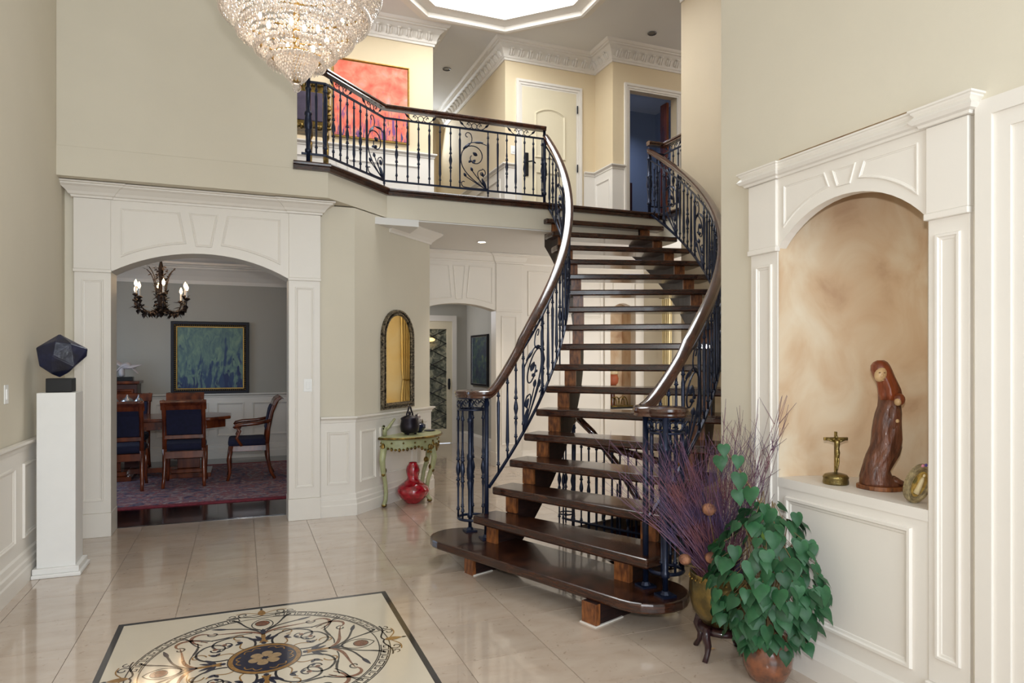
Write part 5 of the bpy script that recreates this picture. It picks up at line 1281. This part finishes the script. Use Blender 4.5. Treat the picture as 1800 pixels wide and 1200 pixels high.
vs_ = tag(obj('glass_vase', MB().lathe([(0.075, 0.0), (0.085, 0.012), (0.13, 0.055), (0.165, 0.10), (0.172, 0.135), (0.155, 0.175), (0.10, 0.215), (0.064, 0.245), (0.058, 0.27), (0.070, 0.31), (0.074, 0.345), (0.062, 0.385), (0.042, 0.41), (0.045, 0.42), (0.038, 0.418), (0.035, 0.40)], 32, W45(0.68, -0.235)[:2]), REDG, smooth=True), 'gourd-shaped ruby red glass vase on the floor under the console', 'vase')
# arched mirror
mir = thing('arched_mirror', 'tall arch-topped mirror in a beaded pewter frame above the console', 'mirror', W45(0.735, -0.02, 0.97))
def archp(w, z0, z1, n=16): return [(0.735-w, z0), (0.735+w, z0)]+[(0.735+w*math.cos(a), z1-w+w*math.sin(a)) for a in [PI*i/n for i in range(n+1)]]
obj('mirror_glass', MB().exty(archp(0.235, 1.04, 1.955), -0.022, -0.014).xf(M45), MIRR, mir)
obj('outer_frame', MB().frame(archp(0.305, 0.97, 2.02)[0:], 0.042, 0.035, -0.002).exty(archp(0.300, 0.975, 2.015), -0.012, -0.002).xf(M45), BEADCOL, mir)
obj('inner_frame', MB().frame(archp(0.262, 1.012, 1.98), 0.030, 0.026, -0.012).xf(M45), BEADCOL, mir)
bd = MB(); A_ = archp(0.283, 0.992, 2.0, 28); A_ = [A_[0]]+[(0.735-0.283+0.0283*2*i, 0.992) for i in range(1, 10)]+A_[1:2]+[(1.018, 0.992+i*0.04) for i in range(1, 18)]+A_[2:]+[(0.452, 0.992+i*0.04) for i in range(1, 18)]
for (x, z) in A_: bd.ell((x, -0.03, z), 0.008, 0.008, 0.008, 5, 4)
stuff(obj('frame_beading', bd.xf(M45), SILVER, mir))

# ================================================================== NICHE FIGURES (shelf top z = 0.905)
SZ = 0.905
# carved mother and child: sections follow the leaning silhouette (u to the viewer's right, v towards the back)
def at(px, d):                                        # room position of a shelf spot
    r = (px-900)/1190.0*d; return (d*sY+r*cY, d*cY-r*sY)
sx, sy = at(1549, 3.10)
MS = Matrix(((cY, sY, 0, sx), (-sY, cY, 0, sy), (0, 0, 1, SZ), (0, 0, 0, 1)))   # local x right of view, y away
fig = thing('carved_figure', 'dark carved wooden hooded mother and child statue on niche shelf', 'statue', (sx, sy, SZ))
PXM = 3.10/1190.0
def sec(y, x0, x1, dep): return ((858-y)*PXM, (x0-1549)*PXM, (x1-1549)*PXM, dep)
secs = [sec(853, 1514, 1583, 0.075), sec(846, 1514, 1579, 0.075), sec(838, 1515, 1566, 0.072), sec(826, 1518, 1561, 0.068), sec(812, 1520, 1568, 0.066), sec(798, 1525, 1576, 0.068), sec(784, 1531, 1581, 0.066), sec(770, 1535, 1582, 0.064), sec(756, 1536, 1582, 0.062), sec(740, 1538, 1581, 0.060), sec(726, 1542, 1581, 0.060), sec(714, 1546, 1580, 0.056), sec(702, 1546, 1581, 0.052), sec(692, 1546, 1582, 0.050), sec(682, 1545, 1580, 0.048), sec(672, 1543, 1576, 0.046), sec(660, 1536, 1571, 0.044), sec(650, 1532, 1567, 0.042), sec(642, 1532, 1563, 0.038), sec(636, 1536, 1559, 0.028), sec(632.5, 1542, 1554, 0.012)]
rings = []; NS = 44
for i, (z, a, b, dp) in enumerate(secs):
    c_ = (a+b)/2; rx = (b-a)/2; rg = []
    for j in range(NS):
        t = 2*PI*j/NS; f = 1+0.085*math.sin(5*t+z*26)+0.065*math.sin(9*t-z*40)+0.03*math.sin(15*t+z*55) if 1 < i < 16 else 1+0.02*math.sin(5*t+z*26)
        rg.append((c_+rx*math.cos(t)*min(f, 1.02), dp*math.sin(t)*f, z))
    rings.append(rg)
body_low = MB().loft(rings[:13]).xf(MS); body_up = MB().loft(rings[12:]).xf(MS)
obj('robe', body_low, STATW, fig, smooth=True); obj('hood', body_up, STATR, fig, smooth=True)
Rt = Matrix.Rotation(0.35, 3, 'Y')
fc = MB(); fc.ell((-0.0165, -0.026, (858-657)*PXM), 0.026, 0.024, 0.036, 14, 10, Rt)
fc.ell((-0.024, -0.050, (858-659)*PXM), 0.004, 0.006, 0.010, 6, 5, Rt); fc.ell((-0.018, -0.047, (858-667)*PXM), 0.007, 0.004, 0.0025, 6, 4)
obj('face', fc.xf(MS), STATF, fig, smooth=True)
fe = MB()
for dx in (-0.032, -0.012): fe.ell((dx, -0.0465 if dx < -.02 else -0.050, (858-654)*PXM), 0.005, 0.003, 0.002, 6, 4)
obj('eyes', fe.xf(MS), STATW, fig)
hd = MB(); hd.ell((0.048, -0.060, (858-700)*PXM), 0.024, 0.026, 0.028, 12, 8); obj('child_hair', hd.xf(MS), STATR, fig, smooth=True)
cf = MB(); cf.ell((0.036, -0.070, (858-704)*PXM), 0.014, 0.018, 0.018, 12, 8); obj('child_face', cf.xf(MS), STATF, fig, smooth=True)
cb = MB().loft([[(0.036+0.026*s_*math.cos(t), -0.045-0.020*s_*math.sin(t), (858-y)*PXM) for t in [2*PI*k/12 for k in range(12)]] for y, s_ in ((758, 0.5), (745, 1.0), (730, 1.1), (718, 1.0), (710, 0.5))])
obj('child_body', cb.xf(MS), STATW, fig, smooth=True)
obj('child_hand', MB().ell((0.036, -0.068, (858-737)*PXM), 0.009, 0.007, 0.009, 8, 6).xf(MS), STATF, fig, smooth=True)
obj('foot_drape', MB().loft([[(x+0.02*math.cos(t)*s_, -0.02+0.05*math.sin(t)*s_, z+0.012*math.cos(t)) for t in [2*PI*k/10 for k in range(10)]] for x, z, s_ in ((0.03, 0.05, 1), (0.055, 0.035, 0.9), (0.085, 0.022, 0.6))]).xf(MS), STATW, fig, smooth=True)
pp = [(0.102*math.cos(t)*(1+0.05*math.sin(5*t))+0.0, 0.088*math.sin(t)*(1+0.05*math.sin(3*t))) for t in [2*PI*k/28 for k in range(28)]]
obj('wood_base', MB().ext(pp, 0.0, 0.020).xf(MS), OAKL, fig, bevel=0.004)

# brass crucifix
kx, ky = at(1469, 3.22); kd = 3.22/1190.0
MK = Matrix(((cY, sY, 0, kx), (-sY, cY, 0, ky), (0, 0, 1, SZ), (0, 0, 0, 1)))
cr = thing('brass_crucifix', 'small brass crucifix with figure standing on a round domed base', 'crucifix', (kx, ky, SZ))
obj('domed_base', MB().lathe([(0.056, 0.0), (0.058, 0.008), (0.055, 0.026), (0.058, 0.032), (0.050, 0.044), (0.030, 0.050), (0.010, 0.054)], 24).xf(MK), BRASS, cr, smooth=True)
obj('cross', MB().box(-0.0065, -0.005, 0.05, 0.0065, 0.005, 0.248).box(-0.057, -0.005, 0.206, 0.057, 0.005, 0.221).xf(MK), GOLD, cr, bevel=0.002)
cg = MB()
cg.tube([(0, -0.010, 0.112), (0, -0.012, 0.13), (0.002, -0.014, 0.15), (0, -0.014, 0.17), (0, -0.014, 0.19), (0, -0.014, 0.205), (-0.001, -0.014, 0.212)], [0.007, 0.011, 0.012, 0.010, 0.013, 0.014, 0.005], 8)
cg.ell((-0.003, -0.016, 0.224), 0.0065, 0.007, 0.009, 8, 6)
for s_ in (-1, 1):
    cg.tube([(s_*0.008, -0.013, 0.202), (s_*0.026, -0.011, 0.206), (s_*0.050, -0.008, 0.214)], [0.0058, 0.0048, 0.0040], 6)
    cg.tube([(s_*0.004, -0.012, 0.145), (s_*0.005, -0.018, 0.11), (s_*0.002, -0.012, 0.075), (s_*0.001, -0.014, 0.066)], [0.006, 0.0048, 0.0034, 0.003], 6)
obj('figure', cg.xf(MK), BRASS, cr, smooth=True)
# oval plaque leaning by the near pilaster
ox, oy = at(1600, 2.80)
MO = Matrix(((cY*0.92, sY, 0, ox), (-sY*0.92, cY, 0, oy), (0, 0, 1, SZ+0.002), (0, 0, 0, 1))) @ Matrix.Rotation(0.22, 4, 'X') @ Matrix.Rotation(0.30, 4, 'Y')
pq = thing('oval_plaque', 'oval bronze devotional plaque with tiny flowers leaning in the niche corner', 'plaque', (ox, oy, SZ))
def oval(a, b, n=28, c=(0, 0.085)): return [(c[0]+a*math.cos(t), c[1]+b*math.sin(t)) for t in [2*PI*i/n for i in range(n)]]
obj('bronze_frame', MB().exty(oval(0.056, 0.085), -0.004, 0.012).frame(oval(0.056, 0.085), 0.026, 0.010, -0.004).xf(MO), mat('dull_bronze', rgb(170, 152, 112), 0.5, 0.25, scale=60, c2=rgb(128, 114, 84), bump=0.4, bscale=120), pq, smooth=False)
obj('oval_picture', MB().exty(oval(0.030, 0.056), -0.008, 0.0).xf(MO), ramp_material('amber_enamel', [(0.35, rgb(196, 168, 92)), (0.55, rgb(166, 132, 66)), (0.7, rgb(96, 96, 60))], 30, rough=0.3), pq)
obj('tiny_figure', MB().tube([(0, -0.010, 0.045), (0, -0.012, 0.075), (0, -0.012, 0.105), (0.0, -0.012, 0.118)], [0.014, 0.011, 0.009, 0.005], 8).ell((0, -0.012, 0.126), 0.006, 0.006, 0.008, 8, 6).xf(MO), mat('cream_enamel', rgb(222, 204, 160), 0.4), pq, smooth=True)
fl_m = [mat('pink_enamel', rgb(214, 140, 160), 0.4), mat('violet_enamel', rgb(88, 74, 140), 0.4), PLATEW]
for i, (u, v) in enumerate(((-0.022, 0.163), (-0.010, 0.170), (0.002, 0.168), (0.013, 0.172), (0.024, 0.163), (0.032, 0.168))): obj('enamel_flower', MB().ell((u, -0.010, v), 0.0075, 0.006, 0.0075, 6, 5).xf(MO), fl_m[i % 3], pq)
obj('easel_back', MB().box(-0.006, 0.012, 0.0, 0.045, 0.020, 0.07).xf(MO), DBLUE, pq)

# ================================================================== BRASS POT WITH TWIGS, IVY POT
px_, py_ = 2.262, 2.80
bp = thing('brass_pot', 'round hammered brass cauldron beside the foot of the staircase', 'pot', (px_, py_, 0.14))
def ring_prof(pr, c): return MB().lathe(pr, 32, c)
obj('bowl', ring_prof([(0.05, 0.145), (0.095, 0.165), (0.140, 0.225), (0.160, 0.30), (0.158, 0.36), (0.150, 0.405), (0.156, 0.415), (0.152, 0.420), (0.144, 0.415), (0.148, 0.36), (0.0, 0.355)], (px_, py_)), BRASS, bp, smooth=True)
rv = MB()
for i in range(30): a = 2*PI*i/30; rv.ell((px_+0.157*math.cos(a), py_+0.157*math.sin(a), 0.392), 0.005, 0.005, 0.005, 6, 4)
stuff(obj('rivets', rv, GOLDL, bp))
DST = mat('dark_rosewood', rgb(52, 26, 30), 0.3, var=0.3, scale=20, coat=0.3)
sd = thing('pot_stand', 'dark wooden stand with curved legs under the brass pot', 'stand', (px_, py_, 0))
obj('stand_ring', MB().lathe([(0.06, 0.125), (0.115, 0.125), (0.118, 0.145), (0.10, 0.155), (0.06, 0.150)], 24, (px_, py_)), DST, sd, smooth=True)
for i in range(4):
    a = math.radians(200)+i*PI/2; P = lambda r, z: (px_+r*math.cos(a), py_+r*math.sin(a), z)
    obj('leg', MB().tube([P(0.10, 0.145), P(0.135, 0.155), P(0.140, 0.12), P(0.120, 0.075), P(0.128, 0.035), P(0.150, 0.0)], [0.014, 0.020, 0.022, 0.017, 0.013, 0.014], 7), DST, sd, smooth=True)
tw = MB(); random.seed(11)
vx, vy = cY, -sY                                      # view-right direction in plan
for i in range(340):
    side = random.gauss(-0.13, 0.21); back = random.gauss(0.0, 0.12)
    L = random.uniform(0.38, 0.78)*(1.0 if side < 0.05 else 1.12)
    side = max(-0.62, min(0.26, side)); back = max(-0.28, min(0.16, back))
    b0 = Vector((px_+random.uniform(-.09, .09), py_+random.uniform(-.09, .09), 0.36))
    tip = Vector((b0.x+vx*side-vy*0+sY*back, b0.y+vy*side+cY*back, 0.36+L))
    if tip.x > XR-0.07: tip.x = XR-0.07-random.random()*0.05
    mid = (b0+tip)/2+Vector((random.uniform(-.04, .04), random.uniform(-.04, .04), 0.06)); mid.x = min(mid.x, XR-0.07)
    p = []
    for k in range(7):
        t = k/6.0; q = b0*(1-t)**2+mid*2*t*(1-t)+tip*t*t; q += Vector((random.uniform(-1, 1), random.uniform(-1, 1), 0))*0.005; q.x = min(q.x, XR-0.05); p.append(q)
    r0 = random.uniform(0.0013, 0.0023); tw.tube(p, [r0*(1-0.6*k/6) for k in range(7)], 3)
    for k in (3, 4, 5):
        if random.random() < 0.6:
            e = p[k]+Vector((random.uniform(-.07, .07), random.uniform(-.07, .07), random.uniform(.05, .13))); e.x = min(e.x, XR-0.05)
            tw.tube([p[k], (p[k]+e)/2+Vector((0, 0, .01)), e], [r0*0.6, r0*0.5, r0*0.3], 3)
for i in range(16):                                   # tall sparse branches
    side = random.uniform(-0.02, 0.42); b0 = Vector((px_+random.uniform(-.06, .06), py_+random.uniform(-.06, .06), 0.36))
    tip = Vector((b0.x+vx*side-0.12*side, b0.y+vy*side-0.15*side, 0.36+random.uniform(0.72, 0.97))); tip.x = min(tip.x, XR-0.06)
    p = [b0.lerp(tip, k/7.0)+Vector((random.uniform(-1, 1)*.010, random.uniform(-1, 1)*.010, 0)) for k in range(8)]
    for q in p: q.x = min(q.x, XR-0.05)
    tw.tube(p, [0.0032*(1-0.65*k/7) for k in range(8)], 4)
    for k in (3, 4, 5, 6):
        e = p[k]+Vector((random.uniform(-.08, .08), random.uniform(-.08, .08), random.uniform(.06, .14))); e.x = min(e.x, XR-0.05)
        tw.tube([p[k], (p[k]+e)/2, e], [0.0018, 0.0014, 0.0008], 3)
tg = stuff(tag(obj('twig_bundle', tw, TWIG), 'dense bundle of bare purple-brown twigs in the brass pot', 'twigs'))
def rp(px, py, d): r = (px-900)/1190.0*d; return Vector((d*sY+r*cY, d*cY-r*sY, 1.5-(py-630)/1190.0*d))
for (px, py, r_, lab) in ((1246, 895, 0.033, 'round brown seed pod standing up in the middle of the twigs'), (1204, 983, 0.030, 'round seed pod at the left rim of the brass pot'), (1326, 942, 0.034, 'round seed pod beside the top of the ivy'), (1250, 980, 0.030, 'dark seed pod low among the twigs at the pot rim')):
    c_ = rp(px, py, 3.30 if px > 1210 else 3.36); t = thing('seed_pod', lab, 'seed pod', tuple(c_))
    mb = MB(); rr = []
    for i in range(9):
        p = PI*i/8; rr.append((r_*math.sin(p), r_*math.cos(p)*0.92))
    vs = []; fs = []; n_ = 16
    for j in range(n_):
        a = 2*PI*j/n_; f = 1+0.07*math.cos(8*a)
        for (q, z) in rr: vs.append((c_.x+q*f*math.cos(a), c_.y+q*f*math.sin(a), c_.z+z))
    for j in range(n_):
        for i in range(8): fs.append((j*9+i, ((j+1) % n_)*9+i, ((j+1) % n_)*9+i+1, j*9+i+1))
    obj('husk', mb.add(vs, fs), POD, t, smooth=True)
    obj('stick', MB().tube([c_+Vector((0, 0, -r_*0.8)), Vector(((c_.x+px_)/2, (c_.y+py_)/2, (c_.z+0.38)/2)), Vector((px_*0.75+c_.x*0.25, py_*0.75+c_.y*0.25, 0.37))], 0.003, 5), STEM, t)

ix, iy = 2.285, 2.50
iv = thing('clay_pot', 'glazed brown clay pot on the floor in front of the niche', 'pot', (ix, iy, 0))
obj('pot_body', MB().lathe([(0.060, 0.0), (0.085, 0.015), (0.108, 0.07), (0.112, 0.12), (0.104, 0.165), (0.092, 0.185), (0.100, 0.195), (0.104, 0.205), (0.098, 0.207), (0.088, 0.19), (0.0, 0.178)], 28, (ix, iy)), CLAY, iv, smooth=True)
obj('soil', MB().lathe([(0.088, 0.178), (0.05, 0.188), (0, 0.19)], 16, (ix, iy)), SOIL, iv)
ivy = thing('ivy_plant', 'bushy green heart-leaved climbing plant growing in the clay pot', 'plant', (ix, iy, 0.19))
def heart(sz, fold=0.25):
    pr = [(0, 0.06), (0.16, -0.04), (0.34, -0.02), (0.46, 0.14), (0.46, 0.36), (0.34, 0.60), (0.16, 0.84), (0, 1.08)]
    vs = []; n_ = len(pr)
    for s_ in (-1, 1):
        for (x, y) in pr: vs.append((s_*x*sz, y*sz, (-abs(x)*fold+0.10*math.sin(y*2.6)-0.25*y*y*0.5)*sz*(-1)**0))
    mid = [(0, pr[0][1]*sz, 0), (0, 0.5*sz, 0.09*sz), (0, 1.08*sz, -0.14*sz)]
    fs = []
    base = 2*n_
    vs += mid
    for k in (0, 1):
        o_ = k*n_
        f = [(o_+1, o_+2, base+1), (o_+2, o_+3, base+1), (o_+3, o_+4, base+1), (o_+4, o_+5, base+1), (o_+5, o_+6, base+1), (o_+6, base+2, base+1), (base+0, o_+1, base+1)]
        fs += f if k else [t[::-1] for t in f]
    return MB().add(vs, fs)
leaf_me2 = []
for sz, m_ in ((0.074, LEAF), (0.064, LEAF), (0.054, LEAF), (0.050, LEAFL), (0.084, LEAF)):
    me = heart(sz).mesh('leaf', True); me.materials.append(m_); leaf_me2.append(me)
random.seed(5)
def put_leaf(p, az, tilt, k, roll=0.0):
    o = bpy.data.objects.new('leaf', leaf_me2[k]); col.objects.link(o); o.parent = ivy
    M = Matrix.Rotation(az, 3, 'Z') @ Matrix.Rotation(tilt, 3, 'X') @ Matrix.Rotation(roll, 3, 'Y')
    o.rotation_euler = M.to_euler(); o.location = Vector(p)-Vector((ix, iy, 0.19))
stems = MB()
cI = Vector((2.285, 2.50, 0.48)); az_cam = math.atan2(-2.5, -2.28)
n_leaf = 0
for i in range(300):
    # shell of the bush, denser towards the viewer and drooping at the sides
    th_ = random.uniform(0, 2*PI); ph = math.acos(random.uniform(-0.80, 1.0)); rr = random.uniform(0.80, 1.03)
    if rr*math.sin(ph)*math.cos(th_-az_cam) < -0.35: th_ = th_+PI
    p = cI+Vector((0.25*rr*math.sin(ph)*math.cos(th_), 0.27*rr*math.sin(ph)*math.sin(th_), 0.345*rr*math.cos(ph)))
    if p.x > XR-0.09: p.x = XR-0.09-random.random()*0.08
    if p.z < 0.12: p.z = 0.12+random.random()*0.1
    if n_leaf >= 280 or (p.z < 0.24 and math.hypot(p.x-ix, p.y-iy) < 0.12): continue
    az = math.atan2(p.y-iy, p.x-ix)-PI/2+random.uniform(-.7, .7)
    put_leaf(p, az, -random.uniform(0.7, 1.45), random.choice((0, 0, 1, 1, 2, 4, 4, 3) if i % 9 == 0 else (0, 0, 1, 1, 2, 4)), random.uniform(-.5, .5)); n_leaf += 1
    if i % 4 == 0: stems.tube([(ix+random.uniform(-.05, .05), iy+random.uniform(-.05, .05), 0.185), ((p.x+ix)/2, (p.y+iy)/2, max(0.3, p.z+0.06)), tuple(p)], [0.004, 0.0025, 0.0015], 4)
trail = [rp(1400, 900, 3.05), rp(1357, 912, 3.1), rp(1345, 885, 3.12), rp(1320, 855, 3.15), rp(1298, 800, 3.18), rp(1272, 780, 3.2), rp(1265, 800, 3.2), rp(1297, 860, 3.18), rp(1352, 893, 3.1), rp(1300, 830, 3.16)]
stems.tube([cI+Vector((0, 0, .2))]+[rp(1357, 915, 3.1), rp(1330, 875, 3.14), rp(1300, 825, 3.17), rp(1275, 790, 3.2)], 0.003, 4)
for p in trail: p.x = min(p.x, XR-0.09); put_leaf(p, az_cam-PI/2+random.uniform(-.6, .6), -1.25, random.choice((0, 4, 1)), random.uniform(-.5, .5))
obj('stems', stems, STEM, ivy)
dry = tag(obj('fallen_leaf', MB().add([rp(1252, 1142, 3.49)+Vector(v) for v in ((-0.02, 0, -0.0), (0, -0.012, 0.006), (0.022, 0, 0.002), (0.0, 0.012, 0.006))], [(0, 1, 2, 3)]), mat('dry_leaf', rgb(206, 166, 116), 0.7, var=0.2, scale=40)), 'dry curled leaf lying on the floor beside the pot stand', 'leaf')
dry.location.z += 0.002-min((dry.matrix_world @ v.co).z for v in dry.data.vertices)

# ================================================================== UPPER GALLERY, LAMPS, HALL ODDMENTS
gc = thing('gilt_cabinet', 'ornate gilded cabinet on tapered legs behind the balcony corner post', 'cabinet', (0.62, 8.0, 3.265))
PURP = mat('dusky_purple_panel', rgb(86, 74, 96), 0.5, var=0.3, scale=14)
obj('case', MB().box(0.42, 7.82, 4.07, 0.92, 8.16, 4.56), GOLD, gc, bevel=0.03)
obj('panel', MB().box(0.50, 7.805, 4.14, 0.84, 7.83, 4.46), PURP, gc, bevel=0.008)
og = MB(); random.seed(3)
for i in range(60):
    e = random.choice(('l', 'r', 'b', 't')); x = {'l': 0.44, 'r': 0.91}.get(e, random.uniform(.42, .92)); z = {'b': 4.07, 't': 4.55}.get(e, random.uniform(4.07, 4.56))
    og.ell((x, 7.81+random.uniform(-.01, .01), z), random.uniform(.015, .035), .02, random.uniform(.015, .035), 6, 4)
stuff(obj('gilt_carving', og, GOLD, gc, smooth=True))
for x in (0.46, 0.70, 0.88):
    obj('leg', MB().lathe([(0.014, 3.265), (0.018, 3.30), (0.026, 3.60), (0.036, 3.90), (0.022, 3.94), (0.040, 3.98), (0.034, 4.07)], 10, (x, 7.86)), GOLD, gc, smooth=True)
def downlight(label, x, y, z, m):
    t = thing('downlight', label, 'ceiling light', (x, y, z))
    obj('trim_ring', MB().tube([(x+0.055*math.cos(a), y+0.055*math.sin(a), z-0.006) for a in [2*PI*i/20 for i in range(20)]], 0.008, 5, closed=True), PLATEW if m is LAMPD else LAMPOFF, t)
    obj('lens', MB().lathe([(0, z-0.004), (0.05, z-0.004), (0.05, z-0.001)], 16, (x, y)), m, t)
downlight('lit recessed downlight in the soffit under the balcony', 2.759, 7.918, ZS-0.002, LAMPD)
downlight('unlit recessed downlight in the upper hallway ceiling', 2.89, 9.92, ZC, LAMPOFF)
downlight('unlit recessed downlight in ceiling above the open upper doorway', 5.153, 7.80, ZC, LAMPOFF)
l = bpy.data.lights.new('downlight_beam', 'SPOT'); l.energy = 48; l.color = (1.0, 0.90, 0.76); l.spot_size = 1.6; l.spot_blend = 0.6; l.shadow_soft_size = 0.05
lo = bpy.data.objects.new('downlight_beam', l); col.objects.link(lo); lo.location = (2.759, 7.918, ZS-0.03)
# in the dark upper room: a wooden cupboard and a pale bed
cu = thing('tall_cupboard', 'brown wooden cupboard inside the dark upper room', 'cupboard', (5.5, 10.2, 3.265))
obj('carcass', MB().box(4.95, 10.15, 3.265, 6.3, 10.39, 4.55), DARKWOOD, cu)
for x in (4.98, 5.42, 5.86): obj('cupboard_door', MB().frame([(x, 3.35), (x+0.40, 3.35), (x+0.40, 4.50), (x, 4.50)], 0.05, 0.015, 10.15), DARKWOOD, cu)
bed = thing('low_bed', 'pale low bed with rumpled cover inside the dark upper room', 'bed', (5.4, 9.3, 3.265))
obj('mattress', MB().box(5.0, 8.9, 3.265, 6.2, 9.9, 3.62), mat('pale_blue_cover', rgb(190, 196, 210), 0.9, var=0.1, scale=6), bed, bevel=0.05)
obj('cover_roll', MB().tube([(5.05, 9.0, 3.66), (5.35, 9.05, 3.69), (5.65, 9.02, 3.66)], [0.06, 0.08, 0.05], 8), mat('purple_cover', rgb(110, 90, 120), 0.9, var=0.3, scale=9), bed, smooth=True)
dd = struct('door_3', MB().box(5.84, 8.46, 3.27, 5.88, 8.62, 5.29), MAHOG)
# small things in the painted niche behind the stairs
jr = thing('terracotta_jar', 'terracotta and cream jar in the niche seen through the stair treads', 'jar', (5.22, 8.95, 0.775))
obj('jar_body', MB().lathe([(0.06, 1.10), (0.09, 1.13), (0.10, 1.20), (0.08, 1.26)], 16, (5.22, 8.98)), mat('terracotta', rgb(176, 92, 58), 0.6, var=0.2, scale=20), jr, smooth=True)
obj('jar_lid', MB().lathe([(0.085, 1.26), (0.10, 1.28), (0.09, 1.34), (0.05, 1.38), (0, 1.39)], 16, (5.22, 8.98)), mat('cream_glaze', rgb(214, 190, 150), 0.4), jr, smooth=True)
obj('jar_stand', MB().lathe([(0.07, 0.775), (0.05, 0.80), (0.04, 1.05), (0.07, 1.10)], 12, (5.22, 8.98)), MAHOG, jr, smooth=True)
bk = thing('wire_basket', 'brass wire basket of looped handles on the dark niche shelf', 'basket', (5.33, 8.92, 0.775))
for i in range(4):
    x = 5.20+i*0.07
    obj('loop', MB().tube([(x+0.055*math.cos(a), 8.90+0.03*i % 0.05, 0.79+0.13*math.sin(a)) for a in [PI*k/12 for k in range(13)]], 0.008, 5), GOLD, bk)
obj('tray', MB().box(5.13, 8.83, 0.776, 5.50, 8.98, 0.795), GOLD, bk)
kn = tag(obj('wall_sconce', MB().lathe([(0.0, 1.20), (0.02, 1.21), (0.03, 1.25), (0.012, 1.28), (0.02, 1.31), (0, 1.33)], 10, (4.74, 5.02)).box(4.735, 5.0, 1.24, 4.78, 5.04, 1.27), BRASS, smooth=False), 'small brass wall fitting beside the right stair balustrade', 'wall light')

# gold drape added so the arched mirror has something golden to reflect
GOLDF = mat('gold_silk', rgb(220, 200, 150), 0.45, var=0.25, scale=6, stretch=(1, 1, 0.15))
dr = thing('reflection_drape', 'gold drape added on the stair hall wall for the mirror to reflect', 'curtain', (5.63, 8.14, 0))
vs = []; fs = []; N_ = 36
for i in range(N_+1):
    t = i/N_; y = 8.03+0.22*t; x = 5.625+0.022*math.sin(t*2*PI*5)
    for z, w_ in ((0.03, 1.0), (0.9, 0.9), (1.15, 0.62), (1.3, 0.8), (2.35, 1.0)): vs.append((x, 8.14+(y-8.14)*w_, z))
for i in range(N_):
    for k in range(4): fs.append((i*5+k, (i+1)*5+k, (i+1)*5+k+1, i*5+k+1))
obj('drape', MB().add(vs, fs), GOLDF, dr, smooth=True)
obj('curtain_rod', MB().tube([(5.625, 7.96, 2.38), (5.625, 8.32, 2.38)], 0.014, 8), GOLD, dr)
obj('tie_band', MB().tube([(5.60, 8.08, 1.15), (5.595, 8.14, 1.14), (5.60, 8.21, 1.15)], 0.012, 6), GOLD, dr)
for y in (7.99, 8.29): obj('rod_bracket', MB().box(5.62, y-0.01, 2.365, 5.68, y+0.01, 2.395), GOLD, dr)
